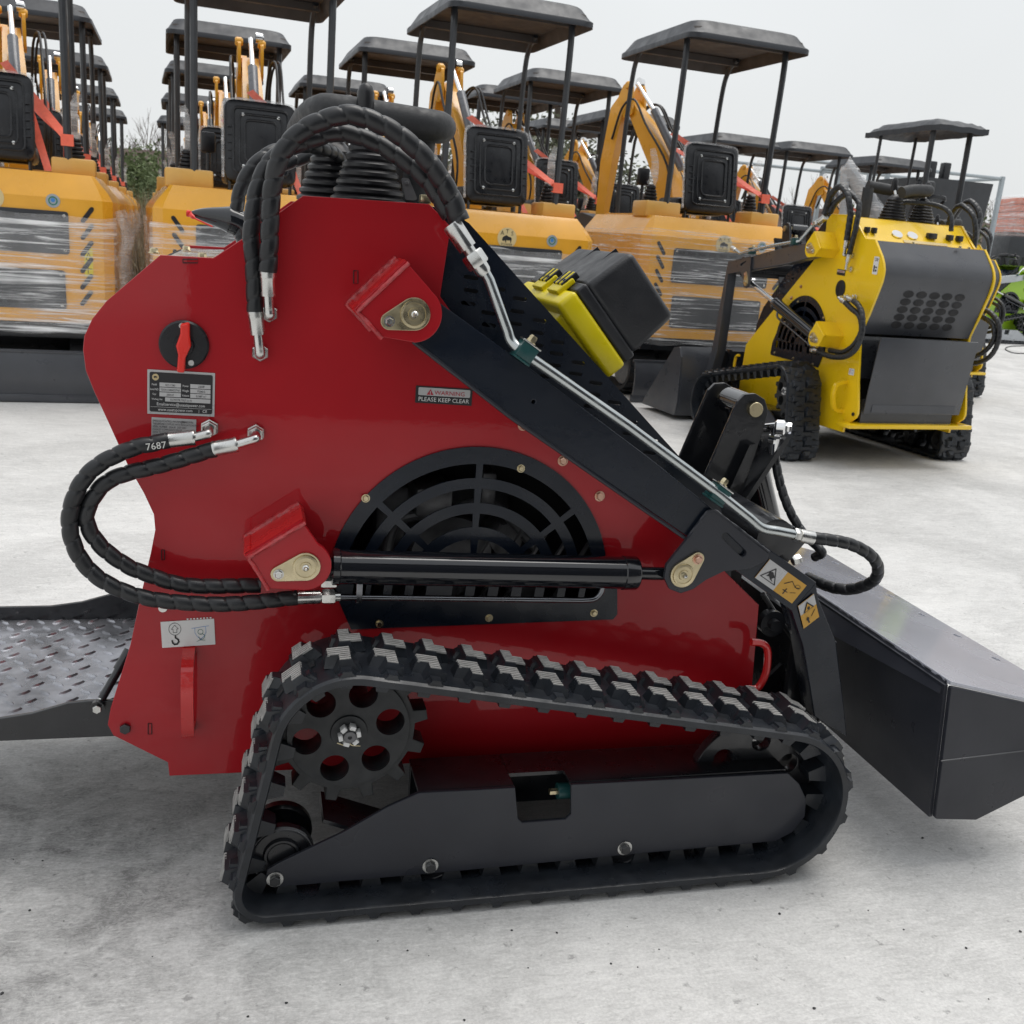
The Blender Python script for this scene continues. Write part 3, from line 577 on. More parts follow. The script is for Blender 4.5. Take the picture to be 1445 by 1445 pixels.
        for q, q2 in (((741, 496), (735, 478)), ((1013, 696), (1010, 683))):
            c = Lp(*q, 1.757); dd = (pp[6]-pp[5]).normalized(); an = math.atan2(-dd.z, dd.x); rt_ = Matrix.Rotation(an, 4, 'Y'); uu = V((-dd.z, 0, dd.x))
            m = MB().box(c, (.034, .034, .030), rt_, .002, 0); m.box(c+uu*.0165, (.038, .036, .003), rt_, .001, 1); m.bolt(c+uu*.018+V((0, .006, 0)), uu, .0085, .012, 2); m.box(c-uu*.017, (.034, .04, .004), rt_, .001, 0)
            m.xf(AX); m.obj('pipe_clamp', ['teal', 'zinc', 'zinc_gold'], armo, mirror=mir)
        # front lug loops
        m = MB(); q = [Lp(*t, 1.80) for t in ((1060, 906), (1075, 908), (1083, 918), (1081, 948), (1070, 970), (1056, 972))]
        m.tube(fillet3(q), .008, 10); m.obj('tie_loop', 'bright_red' if red else paint, root, mirror=mir)
        a = Lp(267, 927, 1.85); b = Lp(266, 1024, 1.85)
        q = [V((a.x, yl(1.852), a.z+.012)), V((a.x, yl(1.800), a.z)), V((a.x, yl(1.785), a.z-.03)), V((a.x, yl(1.785), a.z-.075)), V((a.x, yl(1.805), b.z+.01)), V((a.x, yl(1.852), b.z))]
        sp_ = smooth_path(q, 6); m = MB(); vs = []; k = len(sp_)
        for i, t in enumerate(sp_):
            tn = (sp_[min(i+1, k-1)]-sp_[max(i-1, 0)]).normalized(); nn = V((0, tn.z, -tn.y))
            for dx, h in ((-.011, .009), (.011, .009), (.011, -.009), (-.011, -.009)): vs.append(t+V((dx, 0, 0))+nn*h)
        m.add(vs, [[i*4+j, i*4+(j+1) % 4, (i+1)*4+(j+1) % 4, (i+1)*4+j] for i in range(k-1) for j in range(4)]+[[0, 1, 2, 3], [(k-1)*4+j for j in (3, 2, 1, 0)]])
        m.obj('lifting_lug', 'bright_red' if red else paint, root, mirror=mir)
        m = MB().nut(V((Lp(177, 1027, 1.85).x, yl(1.8495), Lp(177, 1027, 1.85).z)), NEG, .0105, .008); m.obj('step_bolt', 'black_metal', root, mirror=mir)
    # ------------------------------------------------------------ middle of the machine
    W2 = CY-1.868
    ins = lambda pts, d: pts
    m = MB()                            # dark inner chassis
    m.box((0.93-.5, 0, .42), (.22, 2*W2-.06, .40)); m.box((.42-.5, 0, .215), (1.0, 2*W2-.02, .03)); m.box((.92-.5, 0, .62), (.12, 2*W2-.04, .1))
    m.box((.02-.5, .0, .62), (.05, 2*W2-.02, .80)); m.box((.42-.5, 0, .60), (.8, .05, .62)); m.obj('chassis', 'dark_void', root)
    m = MB()                            # engine seen through the guard
    e = V((gx, 0, gz)); m.box(e+V((-.02, .05, .02)), (.30, .30, .26), bev=.02); m.cyl(e+V((-.02, -.22, .03)), e+V((-.02, -.10, .03)), .085, 28); m.cyl(e+V((.10, -.20, .06)), e+V((.10, -.1, .06)), .035, 20)
    m.box(e+V((-.07, -.20, .155)), (.075, .12, .06), bev=.008); m.box(e+V((.05, -.18, .17)), (.03, .08, .08), bev=.006); m.tube(smooth_path([e+V((-.16, -.22, -.02)), e+V((-.14, -.22, .1)), e+V((-.05, -.24, .13)), e+V((.06, -.2, .14)), e+V((.16, -.22, .05))], 8), .011, 10)
    m.box(e+V((.14, -.2, -.02)), (.05, .1, .1), bev=.01); m.box(e+V((-.12, -.2, -.13)), (.2, .08, .05), bev=.01)
    for k in range(5): m.box(e+V((.02+.05*k, -.235, -.008*k)), (.006, .01, .24), Matrix.Rotation(.5, 4, 'Y'))
    m.obj('engine', 'engine_grey' if red else 'dark_void', root)
    # hood top sheet, set down a little between the hood sides
    a = Lp(640, 300, 1.864); b = Lp(1012, 704, 1.864); dr = (b-a).normalized(); nn = V((-dr.z, 0, dr.x)) if dr.x > 0 else V((dr.z, 0, -dr.x))
    m = MB(); q = [a-nn*.090, b-nn*.090]; m.add([V((q[0].x, s_*W2, q[0].z)) for s_ in (-1, 1)]+[V((q[1].x, s_*W2, q[1].z)) for s_ in (1, -1)]+[V((q[0].x, s_*W2, q[0].z))-nn*.004 for s_ in (-1, 1)]+[V((q[1].x, s_*W2, q[1].z))-nn*.004 for s_ in (1, -1)], [[0, 1, 2, 3], [7, 6, 5, 4], [0, 4, 5, 1], [1, 5, 6, 2], [2, 6, 7, 3], [3, 7, 4, 0]])
    m.obj('hood', 'navy', root)
    # rear cowl strip between the side plates, and console
    def strip(px, mt, nm, th=.003, ins_=.004, par=root):
        pts = X2(px, 1.85); pts = fillet_open(pts, .03); m = MB(); n = len(pts); vs = []
        for s_ in (-1, 1):
            for x, z in pts: vs.append(V((x, s_*(W2+.004), z)))
        N2 = []
        for i in range(n):
            t = V((*pts[min(i+1, n-1)], 0))-V((*pts[max(i-1, 0)], 0)); t.normalize(); N2.append((t.y, -t.x))
        for s_ in (-1, 1):
            for (x, z), (a_, b_) in zip(pts, N2): vs.append(V((x-a_*th, s_*(W2+.004), z-b_*th)))
        fs = []
        for i in range(n-1): fs += [[i, i+1, n+i+1, n+i], [2*n+i, 3*n+i, 3*n+i+1, 2*n+i+1], [i, 2*n+i, 2*n+i+1, i+1], [n+i, n+i+1, 3*n+i+1, 3*n+i]]
        fs += [[0, n, 3*n, 2*n], [n-1, 3*n-1, 4*n-1, 2*n-1]]
        return m.add(vs, fs).obj(nm, mt, par)
    strip([(430, 284), (606, 293)], 'black_metal' if red else paint, 'top_cover')
    strip([(428, 284), (344, 344), (303, 371)], 'console' if red else paint, 'control_panel')
    strip([(301, 368), (228, 366)], 'console' if red else paint, 'rear_deck')
    cowl = strip([(226, 364), (152, 431), (132, 456), (124, 490), (138, 545), (222, 735)], 'bucket_grey' if not red else 'black_metal', 'rear_cowl')
    strip([(224, 745), (216, 785), (206, 838), (194, 900)], 'black_metal' if not red else paint, 'rear_lower_panel')
    for q in ((203, 362, -.15), (283, 366, -.27), (240, 364, .1)):
        p = Lp(q[0], q[1], 1.85); MB().bolt(V((p.x, q[2], p.z-.0005)), (0, 0, 1), .008, .008).obj('deck_bolt', 'zinc_gold', root)
    if not red:
        a = Lp(138, 545, 1.85); b = Lp(222, 735, 1.85); d = (b-a)
        for i in range(5):
            for j in range(5):
                c = a+d*(.11+.165*i); c.y = 0; nn = V((-d.normalized().z, 0, d.normalized().x)); nn = nn if nn.x < 0 else -nn
                pts = [c+nn*.0025+V((0, (j-2)*.076-.004, 0))+V((0, .030*cos(t)*1.0, 0))+d.normalized()*(.0195*sin(t)) for t in [2*pi*k/16 for k in range(16)]]
                MB().poly(pts).obj('cooling_hole', 'dark_void', cowl)
        def sticker(q0, q1, q2, w, h): return Dec(*[V((t.x, -yl(1.8492), t.z)) for t in (Lp(*q0, 1.85), Lp(*q1, 1.85), Lp(*q2, 1.85))], w, h, (0, 1, 0))
        D = sticker((205, 428), (165, 428), (205, 500), 40, 72).base('white', 3); D.ring(14, 12, 7, 1.5, 'label_black'); D.rect(22, 7, 34, 11, 'label_black'); D.rect(22, 14, 34, 17, 'label_black'); D.rect(7, 36, 16, 62, 'label_black'); D.rect(20, 40, 33, 46, 'label_black'); D.rect(20, 52, 33, 60, 'label_black'); D.obj('lifting_label', root)
        D = sticker((262, 868), (222, 868), (262, 892), 40, 24).base('white'); D.ring(10, 11, 6, 1.2, 'label_red'); D.line([(22, 6), (34, 6)], 1.5, 'label_blue'); D.line([(24, 16), (33, 16)], 1.5, 'label_blue'); D.obj('hook_label', root)
        D = sticker((480, 505), (415, 505), (480, 528), 65, 23).base('label_black'); D.rect(3, 3, 62, 12, 'silver_label'); D.poly([(12, 11), (20, 11), (16, 4.5)], 'label_red', 3); D.text('WARNING', 8, 38, 10.6, 'label_red', 3); D.obj('warning_label', root)
        c = Lp(430, 580, 1.85); m = MB().lathe(V((c.x, -yl(1.8495), c.z)), (0, 1, 0), [(0, .045), (.004, .045), (.006, .041)], 32); m.obj('switch_recess', 'dark_void', root)
        # gauges and switches on the sloping console
        a = Lp(428, 284, 1.85); b = Lp(303, 371, 1.85); d = (b-a).normalized(); nn = V((d.z, 0, -d.x)); nn = nn if nn.z > 0 else -nn
        c0 = a.lerp(b, .62)
        for y_ in (.12, .03):
            m = MB().lathe(V((c0.x, y_, c0.z))+nn*.001, nn, [(0, .03), (.006, .029), (.006, .024)], 24, 0); m.lathe(V((c0.x, y_, c0.z))+nn*.001, nn, [(0, .0235), (.0055, .0235)], 24, 1); m.obj('gauge', ['chrome', 'white'], root)
        for y_, w in ((-.08, .05), (-.19, .03), (-.25, .03), (.26, .02), (.3, .02)): MB().box(V((c0.x, y_, c0.z))+nn*.012, (.035, w, .03), bev=.004).obj('switch', 'seat_black', root)
        m = MB().box(V((a.lerp(b, 1.0).x, .0, a.lerp(b, 1.0).z))+nn*.0005+d*-.02, (.003, .001, .001))
        dd = Dec(Lp(303, 371, 1.85)-V((0, .31, 0)) if False else V((b.x, .10, b.z))-d*.03+nn*.002, V((b.x, -.16, b.z))-d*.03+nn*.002, V((b.x, .10, b.z))-d*.008+nn*.002, 26, 3, nn).base('cream'); dd.obj('control_decal', root)
    # operator levers, boots and hand bar
    for i, (bx, by, H) in enumerate(((520, 272, 0), (468, 270, 0))):
        b = Lp(bx, by, 2.03 if i == 0 else 2.24); b.z = 1.290; prof = []
        for k in range(7):
            z = k*.0155; r = .072-.0052*k; prof += [(z, r*.93), (z+.004, r), (z+.010, r), (z+.0145, r*.90)]
        prof += [(.112, .034), (.128, .018), (.13, .012)]
        if i == 0 or True:
            m = MB().lathe(b, (0, 0, 1), prof, 32); lv = m.obj('lever_boot', 'boot', root)
            t = b+V((-.012 if i == 0 else .03, 0, .165)); m = MB().cyl(b+V((0, 0, .12)), t, .007, 12, mi=0); m.lathe(t-V((0, 0, .02)), (0, 0, 1), [(0, .012), (.004, .0165), (.035, .0165), (.055, .016), (.066, .012), (.071, .005)], 20, 1)
            m.obj('control_lever', ['zinc', 'boot'], lv)
    hb = [Lp(425, 185, 2.25), Lp(436, 168, 2.18), Lp(452, 157, 2.09), Lp(480, 157, 2.06), Lp(600, 176, 2.05), Lp(622, 180, 2.12), Lp(618, 182, 2.28)]
    m = MB().tube(smooth_path(hb, 8), .030, 20); hbar = m.obj('hand_bar', 'foam', root)
    m = MB().cyl(Lp(596, 188, 2.10), V((Lp(596, 188, 2.10).x-.01, yl(2.10), 1.28)), .028, 18); m.obj('bar_post', 'foam', hbar); MB().cyl(Lp(470, 190, 2.4), V((Lp(470, 190, 2.4).x, yl(2.4), 1.28)), .028, 18).obj('bar_post', 'foam', hbar)
    m = MB().plate(fillet(X2([(566, 250), (577, 252), (590, 283), (572, 282)], 1.95), .005, 3), yl(1.953), yl(1.948)); m.bolt(Lp(574, 258, 1.948), NEG, .004, .004); m.obj('latch_lever', 'engine_grey', root)
    m = MB().box(Lp(600, 281, 1.92)+V((0, 0, 0)), (.02, .02, .015), bev=.002); m.obj('cover_bolt', 'zinc_gold', root)
    m = hose_mb([Lp(*q) for q in ((333, 300, 2.0), (340, 265, 2.0), (357, 235, 2.0), (385, 214, 2.02), (420, 206, 2.06), (455, 210, 2.12), (478, 222, 2.2), (490, 262, 2.25))], .0125); m.obj('inner_hose', 'hose', root)
    if red:
        p = [Lp(267, 302, 2.0), Lp(285, 303, 2.0), Lp(310, 307, 2.0), Lp(330, 312, 2.0), Lp(345, 322, 2.0), Lp(352, 340, 2.0)]
        m = MB().tube(smooth_path(p, 6), [1]*31, 16, rf=lambda i, j: (.004+.020*min(1, i/16))*(1 if i < 26 else 1)); s0 = len(m.v)
        m.obj('throttle_lever', 'gloss_black', root); MB().tube(smooth_path([Lp(264, 301, 1.998), Lp(268, 302, 1.996), Lp(275, 308, 1.985), Lp(300, 320, 1.98)], 5), [.006]*6+[.004]*4+[.0015]*6, 10).obj('lever_tip', 'red_plastic', root)
    # ------------------------------------------------------------ front linkage, bucket and step
    sh = 0.0 if arm_rot == 0 else A(Lp(1152, 822, 1.765)).x-Lp(1152, 822, 1.765).x; dz = 0 if arm_rot == 0 else A(Lp(1050, 740, 1.765)).z-Lp(1050, 740, 1.765).z
    T = V((sh, 0, dz)); TB = V((sh, 0, 0))
    bo = fillet(X2([(1040, 566), (1050, 556), (1065, 555), (1078, 563), (1083, 580), (1076, 606), (1058, 660), (1046, 700), (978, 700), (992, 676)], 2.10), .006, 3)
    for y_ in (2.095, 2.255):
        m = MB().plate(bo, yl(y_+.012), yl(y_), bev=.0015); m.xf(Matrix.Translation(T)); t = m.obj('tower_plate', 'black_metal', root)
        m = MB(); ed = [Lp(1040, 566, 2.1), Lp(992, 676, 2.1)]; m.tube([V((q.x-.001, yl(y_)+.001, q.z)) for q in resample(ed, .008)], .0025, 6, rf=lambda i, j: .0015+.0018*random.random()); m.xf(Matrix.Translation(T)); m.obj('weld_bead', 'frame_grey', t)
    pc = Lp(1063, 577, 2.10)
    m = MB().lathe(V((pc.x, yl(2.085), pc.z))+T, (0, 1, 0), [(0, .0165), (.001, .0175), (.19, .0175)], 24); m.obj('tower_pin', 'zinc_gold', root)
    m = MB().lathe(V((pc.x, yl(2.125), pc.z))+T, (0, 1, 0), [(0, .026), (.005, .031), (.10, .031), (.105, .026)], 24)
    q1 = Lp(1090, 905, 2.16); q0 = V((pc.x, yl(2.175), pc.z)); q1 = V((q1.x+.05, yl(2.175), .36)); dc = (q1+TB-q0-T)
    m.cyl(q0+T, q0+T+dc*.70, .034, 28); m.cyl(q0+T+dc*.7, q1+TB, .018, 18); m.obj('tilt_cylinder', 'gloss_black', root)
    m = MB().cyl((.565, yl(1.825), .685), (.565, -yl(1.825), .685), .042, 24); m.box((.60, 0, .66), (.05, 2*abs(yl(1.83)), .09), Matrix.Rotation(.65, 4, 'Y'), .004); m.box(V((.63, yl(2.18), .72)), (.012, .22, .30), Matrix.Rotation(.5, 4, 'Y'))
    m.xf(Matrix.Translation(T)); m.obj('cross_tube', 'black_metal', root)
    m = MB().add([Lp(1058, 628, 2.07), Lp(1066, 626, 2.07), Lp(1050, 680, 2.07), Lp(1030, 690, 2.07), Lp(1058, 628, 2.1), Lp(1066, 626, 2.1), Lp(1050, 680, 2.1), Lp(1030, 690, 2.1)], [[0, 1, 2, 3], [7, 6, 5, 4], [0, 4, 5, 1], [1, 5, 6, 2], [2, 6, 7, 3], [3, 7, 4, 0]]); m.xf(Matrix.Translation(T)); m.obj('tower_gusset', 'black_metal', root)
    if red:
        m = MB(); a = Lp(1079, 604, 2.12); b = Lp(1096, 602, 2.09); m.cyl(a, b, .0105, 14); m.lathe(b-V((.008, .006, 0)), (1, -.6, .05), [(0, .014), (.004, .018), (.02, .018), (.024, .013)], 18); m.nut(b+V((.016, -.012, .0)), (1, -.6, 0), .013, .014)
        c = Lp(1094, 618, 2.09); m.cyl(b, c, .011, 14); m.nut(Lp(1093, 614, 2.09), (0, 0, -1), .0155, .02); m.cyl(c, Lp(1093, 640, 2.09), .0145, 18)
        h = hose_mb([Lp(*q) for q in ((1093, 638, 2.09), (1095, 655, 2.085), (1103, 690, 2.06), (1115, 722, 2.03), (1133, 752, 2.0), (1150, 768, 1.97), (1160, 780, 1.95), (1150, 786, 1.98))], .0105, .026).obj('tilt_hose', 'hose', root)
        m.obj('hose_fitting', 'chrome', h)
        hose_mb([Lp(*q) for q in ((1143, 759, 1.745), (1165, 761, 1.745), (1200, 768, 1.75), (1228, 783, 1.76), (1239, 802, 1.78), (1232, 820, 1.81), (1205, 831, 1.86), (1178, 830, 1.90), (1155, 822, 1.95), (1140, 815, 2.0))], .0125, .028).obj('arm_hose', 'hose', root)
        m = MB().nut(Lp(1118, 792, 1.95), (.8, 0, .3), .012, .02); m.obj('hose_nut', 'zinc', root)
        for pth in ([(1076, 838), (1100, 875), (1120, 905), (1131, 950), (1127, 992)], [(1117, 868), (1128, 920), (1133, 950), (1128, 1000)]): MB().tube(smooth_path([Lp(*q, 1.90) for q in pth], 6), .006, 8).obj('cable', 'hose', root)
        m = MB().lathe(Lp(1085, 876, 1.90), NEG, [(0, .03), (.02, .03), (.02, .014), (.035, .013)], 20); m.obj('link_pin', 'black_metal', root)
    # attachment plate
    m = MB().box(V((1.222-.5, 0, .28))+TB, (.022, .74, .36), bev=.003)
    for s_ in (-1, 1):
        m.box(V((1.205-.5, s_*.30, .30))+TB, (.05, .02, .34), bev=.002); m.box(V((1.17-.5, s_*.22, .26))+TB, (.16, .012, .05), Matrix.Rotation(-.8, 4, 'Y'))
    m.obj('attachment_plate', 'black_metal', root)
    for s_ in (-1, 1): m = MB(); m.box(V((1.235-.5, s_*.36, .29))+TB, (.012, .03, .33), bev=.002); m.tube([V((1.232-.5, s_*.345, z))+TB for z in [.13+.01*k for k in range(34)]], .004, 6, rf=lambda i, j: .003+.002*random.random()); m.obj('attachment_rib', 'black_metal', root)
    Yn, Yf = yl(1.62), -yl(1.62); t_ = .008
    if bucket == 'dump':
        Bk = [(1.394, .432), (1.790, .340), (1.643, .165), (1.528, .112), (1.423, .122)]
        top = [(1.394, .432), (1.790, .340)]; back = [(1.394, .432), (1.423, .122)]
    else:
        Bk = [(1.30, .03), (1.28, .13), (1.30, .40), (1.34, .46), (1.42, .45), (1.80, .08), (1.84, .03)]
        top = [(1.30, .03), (1.84, .03)]; back = [(1.30, .03), (1.27, .13), (1.30, .40), (1.35, .465), (1.43, .45)]
    Bk = [(x-.5+sh, z) for x, z in Bk]; top = [(x-.5+sh, z) for x, z in top]; back = [(x-.5+sh, z) for x, z in back]
    m = MB()
    def sheet(m, line, ya, yb, th):
        n = len(line); vs = []; nr = []
        for i in range(n):
            t = V((*line[min(i+1, n-1)], 0))-V((*line[max(i-1, 0)], 0)); t.normalize(); nr.append((-t.y, t.x))
        for k in (0, 1):
            for y_ in (ya, yb):
                for (x, z), (a_, b_) in zip(line, nr): vs.append(V((x-a_*th*k, y_, z-b_*th*k)))
        fs = []
        for i in range(n-1): fs += [[i, i+1, n+i+1, n+i], [2*n+i, 3*n+i, 3*n+i+1, 2*n+i+1], [i, 2*n+i, 2*n+i+1, i+1], [n+i, n+i+1, 3*n+i+1, 3*n+i]]
        fs += [[0, n, 3*n, 2*n], [n-1, 3*n-1, 4*n-1, 2*n-1]]; m.add(vs, fs)
    sheet(m, back, Yn+.0052, Yf-.0052, .008)
    bk = m.obj('bucket', 'frame_grey' if red else 'bucket_grey', root)
    # bucket floor with the cutting edge holes, cut as a plate and laid along its slope
    fl = math.hypot(top[1][0]-top[0][0], top[1][1]-top[0][1]); an = math.atan2(top[1][1]-top[0][1], top[1][0]-top[0][0])
    m = MB().plate([(0, Yn-.001), (fl, Yn-.001), (fl, Yf+.001), (0, Yf+.001)], -.004, .004, [circ(fl-.045, Yn+.13+.145*k, .0115, 16) for k in range(7)], bev=.001)
    Mx = Matrix(((cos(an), -sin(an), 0, top[0][0]), (0, 0, 1, 0), (sin(an), cos(an), 0, top[0][1]+.006), (0, 0, 0, 1)))
    m.xf(Mx); m.obj('bucket_floor', 'bucket_floor' if red else 'bucket_grey', bk)
    for y_ in (Yn, Yf):
        m = MB().plate(fillet(Bk, [.006]*len(Bk), 3), y_-.006, y_+.006, bev=.0015); m.obj('bucket_side', 'frame_grey' if red else 'bucket_grey', bk)
    if bucket == 'dump':
        m = MB(); a = V((1.394-.5, 0, .432)); 
        for (ya_, yb_, la, lb) in ((Yn+.012, 0, .35, 1.0), (0, -Yn-.012, 1.0, .35)):
            tp = [V((a.x-.001, ya_, a.z+.004)), V((a.x-.001, yb_, a.z+.004)), V((a.x-.040*lb, yb_, a.z-.060*lb)), V((a.x-.040*la, ya_, a.z-.060*la))]; k_2 = V((.006, 0, -.002)); m.add(tp+[t+k_2 for t in tp], [[0, 1, 2, 3], [7, 6, 5, 4], [0, 4, 5, 1], [1, 5, 6, 2], [2, 6, 7, 3], [3, 7, 4, 0]])
        
        m.tube([V((a.x+.003, y_, a.z+.004)) for y_ in [Yn+.01+.012*k for k in range(92)]], .005, 6, rf=lambda i, j: .003+.0028*random.random()); m.obj('bucket_lip', 'frame_grey', bk)
        m = MB().tube([V((Bk[0][0]+.012+.01*k, Yn-.006, .262+.0006*k)) for k in range(26)], .0018, 6); m.obj('bucket_seam', 'bucket_grey', bk)
    # step
    if step == 'down':
        for Yq, nm in ((1.885, 'near'), (2.475, 'far')):
            q = [(-.75, .262), (-.16, .262), (-.16, .336), (-.30, .338), (-.335, .335), (-.40, .316), (-.47, .306), (-.75, .304)]
            s_ = MB().plate([(x-.5, z) for x, z in q], yl(Yq)-.005, yl(Yq)+.005, bev=.0012); s_.obj('step_side', 'black_metal', root)
        m = MB().box((-.455-.5, 0, .270), (.60, .578, .005))
        for i in range(15):
            for j in range(15):
                x = -.175-.5-.0395*i-(.02 if j % 2 else 0); y_ = -.275+.0393*j
                ang = .75 if (i+j) % 2 else -.75
                if abs(y_) > .28 or x < -1.25: continue
                n = 8; top_ = []; bot = []
                for k in range(n):
                    t = 2*pi*k/n; u_ = .0165*cos(t); w_ = .0056*sin(t)
                    bot.append(V((x+u_*cos(ang)-w_*sin(ang), y_+u_*sin(ang)+w_*cos(ang), .2725))); u_ *= .7; w_ *= .4
                    top_.append(V((x+u_*cos(ang)-w_*sin(ang), y_+u_*sin(ang)+w_*cos(ang), .2763)))
                m.add(bot+top_, [[k, (k+1) % n, (k+1) % n+n, k+n] for k in range(n)]+[[n+k for k in range(n)]])
        m.obj('step_plate', 'tread_plate', root)
        m = MB(); a = Lp(139, 994, 1.88); b = Lp(176, 930, 1.92); m.cyl(a+(b-a)*.12, b, .008, 14, mi=1); m.cyl(b-(b-a)*.25, b+(b-a)*.2, .011, 14, mi=1); m.cyl(a, a+(b-a)*.3, .005, 10, mi=0); m.lathe(a+V((0, -.004, 0)), NEG, [(0, .013), (.012, .013), (.012, .006)], 18, mi=1); m.nut(a+V((0, -.016, 0)), NEG, .0085, .008, 0)
        m.obj('gas_strut', ['zinc', 'black_metal'], root)
    else:
        m = MB().box((-.27-.5, 0, .50), (.012, .58, .40), Matrix.Rotation(-.12, 4, 'Y'), .003); m.box((-.20-.5, 0, .30), (.02, .55, .14)); m.box((-.235-.5, 0, .33), (.05, .5, .04))
        m.obj('step_plate', 'bucket_grey', root)
        MB().box((-.21-.5, 0, .235), (.13, .74, .022), bev=.003).obj('rear_bumper', paint, root)
    return root
def fillet3(q): return smooth_path(q, 5)
def fillet_open(pts, r, n=5):
    out = [pts[0]]
    for i in range(1, len(pts)-1):
        a, p, b = (V((*pts[i+k], 0)) for k in (-1, 0, 1)); d = min(r, (a-p).length*.45, (b-p).length*.45); u = (a-p).normalized(); w = (b-p).normalized()
        for t in range(n+1): q = (p+u*d)*(1-t/n)**2+p*2*(t/n)*(1-t/n)+(p+w*d)*(t/n)**2; out.append((q.x, q.y))
    return out+[pts[-1]]

def red_loader():
    r = loader('track_loader', ORG, 0, 1, 'red', 'black_metal', red=True)
    tag(r, 'red stand-on track loader with black lift arm, spiral-wrapped hoses and rubber tracks on the concrete', 'loader')
    # battery switch
    c = Lp(260, 486, 1.85); m = MB().lathe(V((c.x, yl(1.8495), c.z)), NEG, [(0, .042), (.006, .042), (.009, .039), (.009, .02)], 40, 0); m.lathe(V((c.x, yl(1.842), c.z)), NEG, [(0, .018), (.012, .016)], 20, 0)
    for dx, dz in ((-.003, .033), (.012, -.030)): m.lathe(V((c.x+dx, yl(1.841), c.z+dz)), NEG, [(0, .006), (.004, .005)], 12, 1)
    sw = m.obj('battery_switch', ['seat_black', 'zinc'], r)
    m = MB().plate(fillet(X2([(255, 457), (268, 454), (268, 472), (270, 488), (262, 505), (261, 525), (250, 524), (252, 500), (249, 487), (255, 470)], 1.83), .004, 3), yl(1.835), yl(1.816), bev=.003); m.obj('switch_key', 'red_plastic', sw)
    # data plate
    yb = 1.8494
    D = Dec(Lp(208, 521, yb), Lp(303.5, 526.5, yb), Lp(208, 583.5, yb), 602, 393, NEG).base('silver_label')
    D.rect(20, 20, 582, 372, 'label_black', 2, 18)
    for k in range(3):
        b0 = 108+43*k; D.rect(108, b0, 298, b0+37, 'silver_label', 3); D.rect(382, b0, 564, b0+37, 'silver_label', 3)
        D.text(('Model', 'Serial NO', 'Year')[k], 26, 62, b0+28, 'white', 3, sx=.7); D.text(('Power', 'Weight', 'Volume')[k], 26, 340, b0+28, 'white', 3, sx=.8)
        D.text(('RCS C380', 'TDSY1C0804227N0', '2024.07')[k], 26, 203, b0+29, 'label_black', 4, sx=.78); D.text(('23HP', '750KG', '0.080 m\u00b3')[k], 26, 480, b0+29, 'label_black', 4)
    D.rect(158, 238, 564, 274, 'silver_label', 3); D.text('Working Unit', 24, 86, 265, 'white', 3, sx=.7); D.text('RCMCFR.TKJT.X N', 26, 300, 266, 'label_black', 4, sx=.9)
    D.text('Email:service@usaatspower.com', 38, 300, 312, 'white', 3, sx=.86); D.rect(28, 325, 576, 328, 'silver_label', 3); D.text('www.usaatspower.com', 38, 250, 360, 'white', 3, sx=.86); D.rect(460, 334, 464, 366, 'silver_label', 3); D.text('CE', 36, 515, 360, 'white', 3)
    D.disc(72, 62, 28, 'cream', 3); D.ring(72, 62, 30, 4, 'zinc_gold', 4); bison(D, 72, 62, 16, 'label_black', 4)
    D.obj('data_plate', r, 'silver and black specification plate')
    D = Dec(Lp(214, 588.5, yb), Lp(277, 592, yb), Lp(213.5, 624, yb), 390, 240, NEG).base('silver_label')
    for k, t in enumerate(('EMISSION CONTROL INFORMATION', 'THIS ENGINE COMPLIES WITH REGULATIONS FOR', 'SERIAL NUMBER   2024.08   DISP 0.803', 'EXHAUST COMPLIANCE 2024.08', 'REFER TO OWNER MANUAL FOR MAINTENANCE', 'SPECIFICATIONS AND ADJUSTMENTS')): D.text(t, 27, 10, 40+27*k, 'label_black', 2, 'LEFT', .66)
    D.text('JIANGYIN', 30, 260, 40, 'label_black', 2, 'LEFT', .8); D.obj('engine_label', r, 'small silver printed engine label')
    D = Dec(Lp(587, 544, yb), Lp(667, 549, yb), Lp(585.5, 568, yb), 990, 300, NEG).base('label_black')
    D.rect(45, 22, 950, 160, 'silver_label', 2, 25); D.poly([(190, 145), (310, 145), (250, 45)], 'label_red', 3); D.rect(243, 80, 257, 118, 'silver_label', 4); D.rect(243, 124, 257, 138, 'silver_label', 4)
    D.text('WARNING', 105, 590, 137, 'label_red', 3, sx=1.05); D.text('PLEASE KEEP CLEAR', 104, 495, 262, 'white', 2, sx=.97); D.obj('warning_label', r, 'black sticker reading WARNING PLEASE KEEP CLEAR')
    D = Dec(Lp(226.5, 877.5, yb), Lp(302, 873, yb), Lp(229, 914, yb), 615, 300, NEG).base('white')
    D.ring(158, 90, 72, 5, 'label_black'); D.line([(158, 45), (118, 90), (137, 90), (137, 130), (179, 130), (179, 90), (198, 90), (158, 45)], 5, 'label_black')
    D.rect(150, 160, 168, 195, 'label_black'); D.line([(159, 190), (190, 215), (194, 240), (175, 265), (145, 268), (124, 250), (119, 222)], 18, 'label_black')
    D.line([(350, 95), (550, 75)], 4, 'label_blue'); D.line([(386, 92), (386, 150), (410, 190), (455, 235)], 4, 'label_blue'); D.line([(512, 84), (514, 150), (490, 190), (440, 235)], 4, 'label_blue'); D.ring(450, 140, 32, 5, 'label_green')
    D.line([(440, 165), (475, 165), (500, 185), (480, 225), (440, 225), (425, 195)], 5, 'label_green'); D.line([(400, 250), (440, 235), (500, 240)], 4, 'label_green')
    for k in range(8): D.rect(300+38*k, -22, 320+38*k, -6, 'white', 1)
    D.obj('lifting_label', r, 'white sticker with lifting hook symbol')
    # arm stickers
    ya = 1.7640
